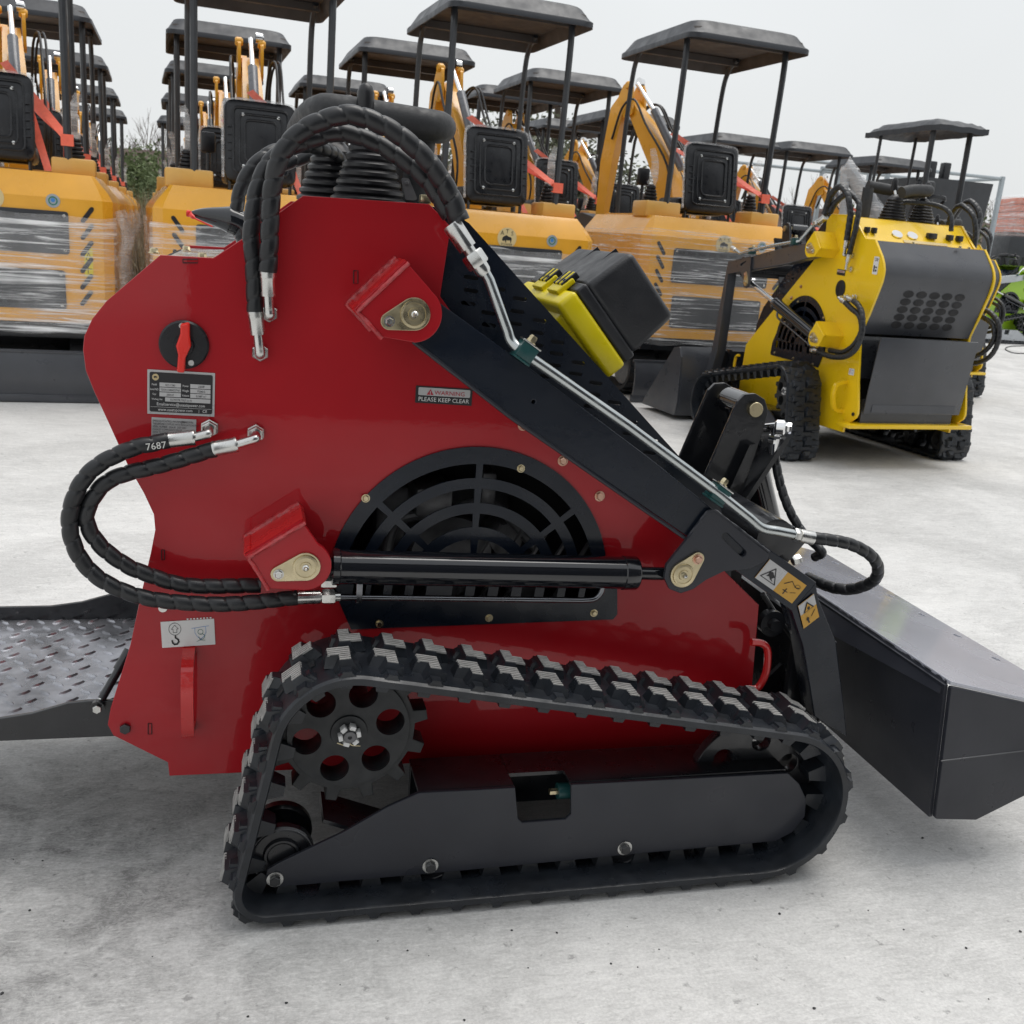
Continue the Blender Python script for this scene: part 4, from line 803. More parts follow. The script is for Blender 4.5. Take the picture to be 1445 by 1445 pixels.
    D = Dec(Lp(1086, 789, ya), Lp(1138, 826, ya), Lp(1065, 815, ya), 52, 33, NEG).base('label_yellow')
    D.rect(0, 0, 25, 33, 'silver_label'); D.line([(12, 6), (3, 26), (22, 26), (12, 6)], 1.1, 'label_black', 3); D.poly([(8, 14), (12, 12), (17, 17), (15, 21), (18, 24), (14, 23), (11, 20), (8, 22), (9, 18)], 'label_black', 3)
    D.line([(30, 16), (36, 7), (43, 12), (47, 10)], .9, 'label_black'); D.line([(36, 20), (36, 29)], 1.2, 'label_black'); D.line([(33, 24), (39, 24)], 1.1, 'label_black'); D.line([(42, 22), (47, 18)], .7, 'label_black'); D.ring(45, 9, 3, .6, 'label_black')
    D.obj('hazard_label', r, 'white and yellow crush hazard sticker on the arm')
    D = Dec(Lp(1126, 855, ya), Lp(1148, 838, ya), Lp(1134, 887, ya), 24, 33, NEG).base('label_yellow'); D.rect(0, 0, 24, 14, 'silver_label'); D.poly([(4, 14), (20, 14), (12, 2)], 'label_black', 3); D.poly([(6.5, 13), (17.5, 13), (12, 4.5)], 'label_yellow', 4); D.disc(12, 10.5, 2, 'label_black', 5, 8); D.disc(8, 24, 2.2, 'label_black', 3, 8); D.line([(8, 24), (9, 30)], 2, 'label_black'); D.line([(14, 24), (20, 19)], 1, 'label_black')
    D.obj('hazard_label', r, 'small yellow hazard sticker on the arm end')
    # printed number on the hose guard
    a = Lp(222, 627, 1.775); m = MB().text('7687', .017, a+V((0, -.0155, -.005)), V((.98, 0, .15)), V((-.15, 0, .98))); m.obj('hose_marking', 'hose_ink', r, smooth=0)
    p = Lp(230, 857, 1.8495); m = MB().lathe(p, NEG, [(0, .0085), (.005, .008), (.005, .004)], 16); m.obj('cap_screw', 'zinc', r)
    return r

def toolbox():
    Yn, Yf = 1.95, 2.30
    O = P(831, 404, Yn); e1 = (P(893, 495, Yn)-O); L1 = e1.length; e1.normalize(); e1.y = 0; e1.normalize(); e2 = V((-e1.z, 0, e1.x)); e2 = e2 if e2.x > 0 else -e2
    root = empty('toolbox', O-e2*.12); tag(root, 'black and yellow plastic toolbox with toothed latches, tilted on the sloping hood', 'toolbox')
    base = root.location.copy()
    def bx(m, a0, a1, h0, h1, y0, y1, tap=0.0, bev=.01, mi=0):
        bm = bmesh.new(); bmesh.ops.create_cube(bm, size=1)
        for v in bm.verts:
            f = tap if v.co.z < 0 else 0
            a = a0+f if v.co.x < 0 else a1-f; y = y0+f if v.co.y < 0 else y1-f; h = h0 if v.co.z < 0 else h1
            v.co = O+e1*a+e2*h+V((0, y-O.y, 0))-base
        if bev: bmesh.ops.bevel(bm, geom=bm.edges[:], offset=bev, segments=3, affect='EDGES', profile=.5)
        bmesh.ops.recalc_face_normals(bm, faces=bm.faces[:])
        m.bm(bm, mi=mi)
    m = MB(); bx(m, 0, L1, -.005, .112, Yn, Yf, -.006, .013); bx(m, -.010, L1+.010, -.028, -.002, Yn-.006, Yf+.006, 0, .006)
    for y in (Yn+.10, Yn+.22): bx(m, -.002, L1-.01, .0, .1135, y, y+.004, 0, 0)
    lid = m.obj('lid', 'toolbox_black', root)
    m = MB(); bx(m, -.013, L1+.013, -.076, -.0285, Yn-.009, Yf+.009, 0, .010); bx(m, .010, L1-.010, -.100, -.064, Yn+.012, Yf-.012, .010, .008)
    m.obj('tub', 'toolbox_yellow', root)
    for y in (Yn+.05, Yn+.17):
        m = MB(); bx(m, -.022, -.010, -.050, -.006, y, y+.075, 0, .003, 0)
        for k in range(5): bx(m, -.026, -.012, -.032, -.022+.03, y+.006+.0135*k, y+.013+.0135*k, 0, .002, 1 if k % 2 == 0 else 0); bx(m, -.0265, -.014, -.022, -.016, y+.004+.0145*k, y+.0095+.0145*k, 0, 0, 1)
        m.obj('latch', ['toolbox_yellow', 'toolbox_black'], lid)
    return root
# ------------------------------------------------------------------ mini excavator (x right, y away from the rear counterweight, base on the ground)
def rrect(x0, x1, y0, y1, r, n=4): return fillet([(x0, y0), (x1, y0), (x1, y1), (x0, y1)], r, n)
def loft(m, levels, cap=True, mi=None):
    k = len(levels[0][0]); vs = []
    for pl, z in levels: vs += [V((x, y, z)) for x, y in pl]
    n = len(levels); fs = [[i*k+j, i*k+(j+1) % k, (i+1)*k+(j+1) % k, (i+1)*k+j] for i in range(n-1) for j in range(k)]
    if cap: fs += [list(range(k))[::-1], [(n-1)*k+j for j in range(k)]]
    return m.add(vs, fs, mi)
def canopy_mb(w=.52, y0=-.06, y1=1.22, z=2.73):
    m = MB(); lv = []
    for d, zz, r in ((0, z-.055, .10), (0.0, z-.020, .10), (.006, z-.012, .105), (.014, z-.006, .11), (.058, z+.070, .12), (.068, z+.081, .13), (.085, z+.088, .14)): lv.append((rrect(-w+d, w-d, y0+d*1.3, y1-d*1.3, r, 5), zz))
    # inner recess
    k = len(lv[0][0]); inn = [(rrect(-w+.012, w-.012, y0+.012, y1-.012, .06, 5), z-.055), (rrect(-w+.05, w-.05, y0+.05, y1-.05, .06, 5), z+.03)]
    loft(m, lv, cap=False)
    top = rrect(-w+.28, w-.28, y0+.34, y1-.34, .12, 5); n = len(m.v)
    m.add([V((x, y, z+.088)) for x, y in lv[-1][0]]+[V((x, y, z+.108)) for x, y in top], [[j, (j+1) % k, (j+1) % k+k, j+k] for j in range(k)]+[[k+j for j in range(k)]])
    m.add([V((x, y, z-.055)) for x, y in lv[0][0]]+[V((x, y, inn[0][1])) for x, y in inn[0][0]]+[V((x, y, inn[1][1])) for x, y in inn[1][0]], [[j+k, (j+1) % k+k, (j+1) % k, j] for j in range(k)], 0)
    m.add([V((x, y, inn[0][1])) for x, y in inn[0][0]]+[V((x, y, inn[1][1])) for x, y in inn[1][0]], [[j+k, (j+1) % k+k, (j+1) % k, j] for j in range(k)]+[[k+j for j in range(k)][::-1]], 1)
    for yy in (.2, .95): m.box((0, yy, z-.0), (2*w-.12, .05, .05), mi=1)
    return m
def badge(par, c, r, n=V((0, -1, 0))):
    D = Dec(V(c)+V((-r, 0, r)), V(c)+V((r, 0, r)), V(c)+V((-r, 0, -r)), 200, 200, n)
    D.disc(100, 100, 100, 'cream', 1, 32)
    for t, a, b, rot in (('A', 48, 72, 0), ('T', 100, 56, 0), ('S', 152, 72, 0)): D.text(t, 56, a, b, 'label_black', 2)
    bison(D, 100, 108, 50, 'label_black', 2); D.text('POWER', 34, 100, 172, 'label_black', 2); return D.obj('badge', par)
def excavator():
    root = empty('mini_excavator', (0, 0, 0))
    # undercarriage
    for s_ in (-1, 1):
        C = [(.35, .23, .20), (1.75, .23, .20)]; hp = hull3(C, 96); m = MB(); n = len(hp); x0, x1 = s_*.40, s_*.62
        vs = [V((x, p.x, p.z)) for p in hp for x in (x0, x1)]
        inn = hull3([(.35, .23, .17), (1.75, .23, .17)], 96); vs += [V((x, p.x, p.z)) for p in inn for x in (x0, x1)]
        fs = []
        for i in range(n):
            j = (i+1) % n; fs += [[2*i, 2*i+1, 2*j+1, 2*j], [2*n+2*j, 2*n+2*j+1, 2*n+2*i+1, 2*n+2*i], [2*i, 2*j, 2*n+2*j, 2*n+2*i], [2*j+1, 2*i+1, 2*n+2*i+1, 2*n+2*j+1]]
        m.add(vs, fs)
        q = resample(hp+[hp[0]], .09)
        for i in range(len(q)-1):
            t = (q[i+1]-q[i-1 if i else len(q)-2]).normalized(); a = math.atan2(t.z, t.x)
            m.box((s_*.51, q[i].x-sin(-a)*0, q[i].z), (.20, .035, .03), Matrix.Rotation(a, 4, 'X'))
        m.obj('crawler_track', 'mud', root)
        m = MB().box((s_*.5, 1.05, .2), (.12, 1.3, .14), bev=.02)
        for yy in (.35, 1.75): m.cyl((s_*.41, yy, .23), (s_*.60, yy, .23), .15, 24)
        m.obj('track_frame', 'black_metal', root)
    MB().box((0, 1.05, .30), (.85, .7, .22), bev=.03).obj('undercarriage', 'black_metal', root)
    m = MB(); bl = [(-.10, .03), (-.12, .10), (-.125, .18), (-.11, .27), (-.09, .33)]
    vs = []
    for x in (-.70, .70):
        for y, z in bl: vs.append(V((x, y, z)))
        for y, z in bl: vs.append(V((x, y+.02, z)))
    n = len(bl); fs = []
    for i in range(n-1): fs += [[i, i+1, 2*n+i+1, 2*n+i], [n+i+1, n+i, 3*n+i, 3*n+i+1], [i, n+i, n+i+1, i+1], [2*n+i+1, 3*n+i+1, 3*n+i, 2*n+i]]
    fs += [[0, 2*n, 3*n, n], [n-1, 2*n-1, 4*n-1, 3*n-1]]
    m.add(vs, fs); m.box((0, -.095, .03), (1.42, .035, .05), bev=.005); m.box((0, -.085, .325), (1.42, .03, .02), bev=.004)
    for s_ in (-1, 1): m.box((s_*.35, .35, .2), (.07, .85, .08), bev=.01)
    m.obj('dozer_blade', 'bucket_grey', root)
    # upper body: skirt, cowl, bevelled shoulder
    m = MB(); ol = lambda d: [(-.63+d*.6, d), (.63-d*.6, d), (.69-d, .06+d*.6), (.72-d, 1.15), (-.72+d, 1.15), (-.69+d, .06+d*.6)]
    loft(m, [(ol(.04), .40), (ol(.02), .50)], mi=0); m.obj('body_skirt', 'black_metal', root)
    m = MB(); loft(m, [(ol(.0), .502), (ol(0), 1.27), (ol(.025), 1.315), (ol(.11), 1.42)])
    bm = None
    body = m.obj('body', 'amber', root, smooth=20)
    for z0, z1, nm in ((.93, 1.19, 'vent_panel'), (.585, .83, 'vent_panel')):
        w = .43 if z0 > .9 else .40
        m = MB().plate(fillet([(-w, z0), (w, z0), (w, z1), (-w, z1)], .02, 3), -.009, -.001, bev=.002, mi=0)
        for k in range(9):
            x = -.37+.0925*k
            for zz in ((z1-.035,) if z0 > .9 else (z0+.04, )): m.plate([(x-.032, zz-.010), (x+.032, zz-.010), (x+.032, zz+.010), (x-.032, zz+.010)], -.0105, -.0095, mi=1)
        for sx in (-1, 1):
            for zz in (z0+.025, z1-.025): m.bolt(V((sx*(w-.025), -.009, zz)), (0, -1, 0), .008, .006, 2)
        vp = m.obj(nm, ['vent_grey', 'dark_void', 'zinc'], body)
    for s_ in (-1, 1):
        for k in range(6):
            z = 1.18-.103*k; x = s_*(.54-.004*k)
            sl = slot(x, z, .12, .027, s_*.95, 4); MB().plate(sl, -.0035, -.0012).obj('air_slot', 'dark_void', body)
    badge(body, (0.0, -.0016, 1.245), .072)
    D = Dec(V((.30, -.0016, 1.295)), V((.39, -.0016, 1.295)), V((.30, -.0016, 1.205)), 100, 100, (0, -1, 0)); D.disc(50, 50, 46, 'cage', 1); D.ring(50, 50, 30, 8, 'label_green', 2); D.disc(50, 45, 14, 'label_blue', 3); D.obj('round_sticker', body)
    D = Dec(V((.575-.06, -.0016, .98)), V((.575-.01, -.0016, .98)), V((.575-.06, -.0016, .80)), 50, 180, (0, -1, 0)).base('toolbox_yellow', 3); D.line([(8, 75), (25, 30), (42, 75), (8, 75)], 4, 'label_black'); D.line([(20, 105), (20, 160)], 4, 'label_black'); D.line([(20, 130), (38, 130)], 4, 'label_black'); D.obj('warning_sticker', body)
    # stretch film round the cowl
    for nm, mt, z0, z1, seed in (('plastic_wrap', 'wrap', .44, 1.17, 1),):
        base = ol(-.012); per = []
        for i in range(len(base)):
            a = V((*base[i], 0)); b = V((*base[(i+1) % len(base)], 0)); nn_ = max(2, int((b-a).length/.04)); per += [a.lerp(b, t/nn_) for t in range(nn_)]
        k = len(per); H = 22; m = MB(); vs = []
        for h in range(H+1):
            for j, p in enumerate(per):
                z = z0+(z1-z0)*h/H+.05*noise.noise(V((p.x*2.2, p.y*2.2, h*.05+seed))); d = .016*noise.noise(V((p.x*2.5, p.y*2.5, z*16+seed)))+.010*noise.noise(V((p.x*8, p.y*8, z*34)))
                q = p.copy(); o = V((p.x, p.y-.55, 0)).normalized(); q += o*(.007+max(-.004, d)); vs.append(V((q.x, q.y, z)))
        m.add(vs, [[h*k+j, h*k+(j+1) % k, (h+1)*k+(j+1) % k, (h+1)*k+j] for h in range(H) for j in range(k)]); m.obj(nm, mt, root, smooth=80)
    for s_ in (1,):                     # bunched film hanging at the rear corner
        for k in range(3):
            m = MB(); p = [V((s_*(.72+.02*k), .16+.10*k, 1.22-.05*k)), V((s_*(.75+.02*k), .18+.1*k, 1.05)), V((s_*(.73+.015*k), .17+.1*k, .85)), V((s_*(.76+.01*k), .2+.1*k, .62))]
            m.tube(smooth_path(p, 6), .03, 9, rf=lambda i, j: .020+.020*noise.noise(V((i*.35, j*.9, k*3.1)))); m.obj('film_tail', 'wrap_thick', root, smooth=60)
    # deck, seat, levers
    MB().box((-.46, .32, 1.47), (.30, .26, .12), bev=.015).obj('side_console', 'amber_pale', root); MB().box((.46, .32, 1.465), (.26, .26, .11), bev=.015).obj('side_console', 'amber_pale', root); MB().box((0, .75, 1.425), (1.1, .7, .02)).obj('deck', 'amber_pale', root)
    m = MB().box((.0, .62, 1.53), (.44, .36, .12), bev=.03); sb = m.obj('seat_cushion', 'seat_black', root)
    m = MB(); lv = []
    for d, yy in ((.030, .0), (.004, .018), (0, .05), (.02, .085)): lv.append((rrect(-.235+d, .235-d, -.265+d, .265-d, .07, 5), yy))
    loft(m, lv)
    for d, yy in ((.055, -.006), (.095, -.004), (.13, -.006)):
        a = rrect(-.235+d, .235-d, -.265+d, .265-d, .04, 3); q = [V((x, z, yy)) for x, z in a]; q.append(q[0]); m.tube(q, .007, 6)
    for k in range(5):
        for s_ in (-1, 1): m.box((s_*.192, -.12+.05*k, -.003), (.045, .010, .012), bev=.003)
    sl = Matrix.Translation(V((0, .30, 1.745))) @ Matrix.Rotation(-.16, 4, 'X') @ Matrix(((1, 0, 0, 0), (0, 0, 1, 0), (0, 1, 0, 0), (0, 0, 0, 1)))
    m.f = [f[::-1] for f in m.f]
    m.xf(sl); st = m.obj('seat_back', 'seat_black', root)
    for x, z in ((-.115, .165), (.115, .165), (-.115, -.165), (.115, -.165)):
        p = sl @ V((x, z, 0)); MB().lathe(p, (0, -1, .16), [(0, .012), (.008, .011), (.010, .007)], 10).obj('seat_bolt', 'zinc', st)
    m = MB(); q = [sl @ V((x, z, .02)) for x, z in rrect(-.243, .243, -.27, .273, .075, 5)]; q = q[-3:]+q[:0]
    q = [sl @ V((x, z, .035)) for x, z in [(-.243, -.24), (-.243, 0), (-.243, .2), (-.20, .262), (0, .272), (.20, .262), (.243, .2)]]
    m.tube(smooth_path(q, 5), .010, 7, rf=lambda i, j: .010+.006*noise.noise(V((i*.6, j*1.3, 2)))); m.obj('seat_film', 'wrap_thick', st)
    for s_ in (-1, 1): MB().cyl((s_*.2, .33, 1.40), (s_*.2, .33, 1.56), .012, 8).obj('seat_bracket', 'black_metal', st)
    for s_ in (-1, 1):
        b = V((s_*.46, .45, 1.53)); prof = []
        for k in range(5): z = k*.025; r = .062-.006*k; prof += [(z, r*.85), (z+.006, r), (z+.018, r), (z+.024, r*.85)]
        m = MB().lathe(b, (0, 0, 1), prof+[(.135, .02)], 16); lb = m.obj('lever_boot', 'boot', root)
        m = MB().tube(smooth_path([b+V((0, 0, .13)), b+V((.01, -.01, .2)), b+V((0, -.02, .30)), b+V((.02*s_, -.02, .36)), b+V((.03*s_, -.02, .40))], 4), .03, 9, rf=lambda i, j: .036+.012*noise.noise(V((i*.5, j, 5+s_)))-.0008*i); m.obj('wrapped_lever', 'wrap_thick', lb, smooth=60)
    # canopy and posts
    for s_ in (-1, 1):
        m = MB().tube(smooth_path([V((s_*.43, .22, 1.36)), V((s_*.43, .20, 1.9)), V((s_*.43, .17, 2.6)), V((s_*.43, .2, 2.75))], 6), .024, 8); m.obj('post', 'post', root)
        m = MB().tube(smooth_path([V((s_*.43, 1.12, 1.36)), V((s_*.43, 1.13, 1.9)), V((s_*.43, 1.09, 2.50)), V((s_*.43, 1.02, 2.68)), V((s_*.43, .9, 2.75))], 6), .021, 8); m.obj('post', 'post', root)
    canopy_mb().obj('canopy', ['canopy', 'canopy_under'], root, smooth=48)
    # boom with arm, cylinder, hoses and bucket
    piv = V((.05, 1.30, .95)); bo = empty('boom', piv); bo.parent = root
    def q(x, y, z): return V((x, y, z))-piv
    def box_beam(m, pts, ws, hs, mi=None):
        vs = []; k = len(pts)
        for i, p in enumerate(pts):
            t = (pts[min(i+1, k-1)]-pts[max(i-1, 0)]).normalized(); nn = V((0, -t.z, t.y))
            for sx, sh in ((-1, -1), (1, -1), (1, 1), (-1, 1)): vs.append(p+V((sx*ws[i]/2, 0, 0))+nn*sh*hs[i]/2)
        m.add(vs, [[i*4+j, i*4+(j+1) % 4, (i+1)*4+(j+1) % 4, (i+1)*4+j] for i in range(k-1) for j in range(4)]+[[3, 2, 1, 0], [(k-1)*4+j for j in range(4)]], mi)
    m = MB(); bp = smooth_path([q(.05, 1.32, .95), q(.05, 1.18, 1.40), q(.05, 1.25, 1.80), q(.05, 1.50, 2.15), q(.05, 1.74, 2.42)], 4); n = len(bp)
    box_beam(m, bp, [.115+.04*sin(pi*i/n) for i in range(n)], [.13+.085*sin(pi*min(1, i/(n*.9)))-.05*(i/n) for i in range(n)])
    for s_ in (-1, 1):
        m.plate(fillet([(1.66-1.30, 2.35-.95), (1.74-1.3, 2.30-.95), (1.80-1.3, 2.46-.95), (1.74-1.3, 2.58-.95), (1.66-1.3, 2.54-.95)], .03, 3), -.01, .01); k = 0
        vs = m.v[-0:]
    bmb = MB()
    for s_ in (-1, 1):
        pl = MB().plate(fillet([(.34, 1.36), (.44, 1.33), (.53, 1.50), (.47, 1.62), (.37, 1.60)], .03, 3), -.012, .012); pl.xf(Matrix(((0, 1, 0, s_*.085), (1, 0, 0, 0), (0, 0, 1, 0), (0, 0, 0, 1)))); bmb.merge(pl)
        bmb.lathe(q(.05+s_*.085-.0, 1.72, 2.555)-V((.03, 0, 0)), (1, 0, 0), [(0, .024), (.012, .034), (.045, .034), (.06, .022)], 16)
    m2 = MB(); box_beam(m2, bp, [.115+.04*sin(pi*i/n) for i in range(n)], [.13+.085*sin(pi*min(1, i/(n*.9)))-.05*(i/n) for i in range(n)]); m2.merge(bmb)
    bm_ = m2.obj('boom_beam', 'amber', bo)
    m = MB(); box_beam(m, [q(.0, 1.79, 2.46), q(.0, 1.83, 2.36), q(.0, 1.90, 1.9), q(.0, 1.93, 1.38)], [.06, .09, .09, .07], [.08, .15, .14, .09]); m.obj('dipper_arm', 'amber', bo)
    m = MB(); a, b = q(.05, 1.14, 1.86), q(.05, 1.70, 2.58); d = b-a; m.cyl(a+V((0, -.05, .0)), a+d*.68+V((0, -.05, 0)), .036, 18, mi=0); m.cyl(a+d*.66+V((0, -.05, 0)), b, .019, 14, mi=1); m.lathe(q(.09, 1.72, 2.6), (1, 0, 0), [(0, .04), (.05, .036), (.06, .02)], 14, 1); m.obj('boom_cylinder', ['cylinder_grey', 'chrome'], bo)
    m = MB().plate(fillet([(.52, .20), (.82, .24), (.86, .42), (.74, .50), (.56, .46), (.48, .34)], .04, 3), -.17, .17, bev=.006); m.xf(Matrix(((0, 1, 0, -.05), (1, 0, 0, 0), (0, 0, 1, 0), (0, 0, 0, 1)))); m.obj('digging_bucket', 'bucket_grey', bo)
    for dx, r in ((-.14, .010), (.16, .010), (.19, .009)):
        m = MB().tube(smooth_path([q(.05+dx, 1.2, 1.35), q(.05+dx*1.1, 1.1, 1.8), q(.05+dx*1.15, 1.42, 2.22), q(.05+dx*1.1, 1.58, 2.42), q(.05+dx*.9, 1.74, 2.36), q(.05+dx*.8, 1.84, 2.1)], 6), r, 8); m.obj('boom_hose', 'hose', bo)
    # ratchet straps from boom to the right rear post
    m = MB()
    def band(a, b, w=.045, sag=.0, nrm=V((0, -1, .3))):
        a, b = V(a), V(b); pts = [a.lerp(b, t/8)-V((0, 0, sag*sin(pi*t/8))) for t in range(9)]; d = (b-a).normalized(); s_ = d.cross(nrm).normalized(); vs = []
        for i, p in enumerate(pts):
            ww = s_*w/2; o = nrm.normalized()*.003; tw = Matrix.Rotation(.5*noise.noise(V((i*.3, a.x*7, b.z))), 3, d); ww = tw @ ww; vs += [p-ww, p+ww, p+ww+o, p-ww+o]
        m.add(vs, [[i*4+j, i*4+(j+1) % 4, (i+1)*4+(j+1) % 4, (i+1)*4+j] for i in range(8) for j in range(4)])
    band((.0, 1.10, 2.14), (.44, .18, 1.62), .055); band((.06, 1.14, 2.02), (.44, .18, 1.64), .055, .02); band((.15, .85, 1.90), (.30, .45, 1.42), .05)
    for zz in (1.60, 1.65): m.tube([V((.43+.035*cos(t), .21+.035*sin(t), zz)) for t in [2*pi*k/12 for k in range(13)]], .004, 4)
    m.box((.43, .178, 1.625), (.075, .01, .07)); m.obj('ratchet_strap', 'strap', root)
    m = MB().box((-.30, .95, 1.75), (.10, .06, .14), bev=.015); m.cyl((-.30, .95, 1.42), (-.30, .95, 1.7), .015, 8); m.obj('control_box', 'seat_black', root)
    return root
# ------------------------------------------------------------------ build: the loaders
red = red_loader(); toolbox()
yaw = R(97); YS = (0.98, 1.34, 1.2)
def yellow_at(px_rear, yaw_, s):       # put the rear of the near track on the ground at a photo point
    g = G(*px_rear); off = Matrix.Rotation(yaw_, 3, 'Z') @ V((-.56*s[0], .48*s[1], 0)); return V((g.x-off.x, g.y-off.y, 0))
yel = loader('track_loader', yellow_at((1132, 654), yaw, YS), yaw, YS, 'yellow', 'bucket_grey', arm_rot=R(24), step='up', bucket='flat')
tag(yel, 'yellow track loader seen from behind, grey cowl with rows of holes, step folded up', 'loader')
y2 = dup(yel); y2.location = yel.location+P(1413, 360, 9.4)-P(1400, 370, 6.15); y2.location.z = 0; tag(y2, 'second yellow loader, mostly hidden behind the right edge of the nearer yellow one', 'loader')
lm = dup(yel, None, {'yellow': 'lime', 'frame_grey': 'silver_paint', 'bucket_grey': 'silver_paint', 'black_metal': 'silver_paint'}); lm.rotation_euler = (0, 0, R(190)); gl = G(1388, 484); ol_ = Matrix.Rotation(R(190), 3, 'Z') @ V((.62, .58, 0)); lm.scale = (1.15,)*3; lm.location = (gl.x-ol_.x*1.15, gl.y-ol_.y*1.15, 0)
tag(lm, 'lime green track loader with pale grey arm, cut by the right edge of the photo', 'loader')
for r_ in (red, yel, y2, lm): r_['group'] = 'stand-on track loaders in the yard'
# ------------------------------------------------------------------ the excavator rows
RD = R(5)
proto = excavator()
def row_pt(cx, Y): return V((cx, Y, 0))
spec = [  # photo x of the seat/canopy middle, depth, scale, boom swing, label
    (2, 7.0, 1.0, .12, 'amber mini excavator at the left edge, film-wrapped rear with grey vents and round badge'),
    (52, 9.6, 1.0, .10, 'amber mini excavator whose dark canopy hangs at the upper left edge, behind the leftmost excavator'),
    (92, 12.6, 1.0, .10, 'third amber mini excavator back in the leftmost row'),
    (118, 15.8, 1.0, .10, 'fourth amber mini excavator back in the leftmost row'),
    (138, 19.2, 1.0, .10, 'farthest amber mini excavator of the leftmost row, beside the bush'),
    (374, 6.95, .99, -.02, 'amber mini excavator behind the red loader hoses, its canopy cut by the top edge'),
    (325, 9.7, 1.0, .0, 'amber mini excavator second in the row behind the red loader hoses, whole canopy showing'),
    (305, 12.3, 1.0, .02, 'third amber mini excavator back in the row behind the red hoses'),
    (285, 15.6, 1.0, .02, 'fourth amber mini excavator back in the row behind the red hoses'),
    (268, 19.4, 1.0, .02, 'farthest amber mini excavator of the row behind the red hoses'),
    (708, 7.2, 1.0, .12, 'amber mini excavator with black seat back and round badge above the black toolbox'),
    (575, 9.4, 1.0, .05, 'amber mini excavator with canopy between the hand bar and the toolbox excavator'),
    (482, 12.2, 1.0, .05, 'amber mini excavator whose small canopy shows just above the black hand bar'),
    (1012, 8.05, 1.07, .42, 'amber mini excavator wrapped in streaky film, between the toolbox and the yellow loader'),
    (792, 11.0, 1.06, .30, 'amber mini excavator with dark seat, just right of the toolbox excavator and behind it'),
    (718, 12.6, 1.06, .25, 'amber mini excavator with canopy under the tall bush, second back right of the hand bar'),
    (800, 15.2, 1.06, .25, 'small distant amber mini excavator with canopy right of the utility pole'),
    (886, 12.2, 1.0, .35, 'amber mini excavator whose canopy end peeks out left of the streaky wrapped one'),
    (1036, 13.2, 1.0, .45, 'amber mini excavator behind the seat of the streaky wrapped one'),
    (1138, 13.2, 1.0, .45, 'amber mini excavator with dark canopy behind the yellow loader arm'),
    (1256, 13.8, 1.0, .5, 'amber mini excavator partly hidden behind the silver boom'),
]
first = True
for k, (px, Y, s, sw, lab) in enumerate(spec):
    o = proto if first else dup(proto); first = False
    p = P(px, 250, Y+.3); o.location = (p.x, Y, 0); o.rotation_euler = (0, 0, RD+random.uniform(-.025, .025)); o.scale = (s,)*3
    tag(o, lab, 'excavator', 'amber mini excavators parked in rows')
    for c in kids(o):
        if c.name.startswith('boom') and c.type == 'EMPTY': c.rotation_euler = (0, 0, sw)
        if k in (13, 14, 18) and c.name.startswith('plastic_wrap'):
            me = c.data.copy(); me.materials[0] = MATS['wrap_diag']; c.data = me
            for v_ in me.vertices: v_.co.z = .44+(v_.co.z-.44)*1.19
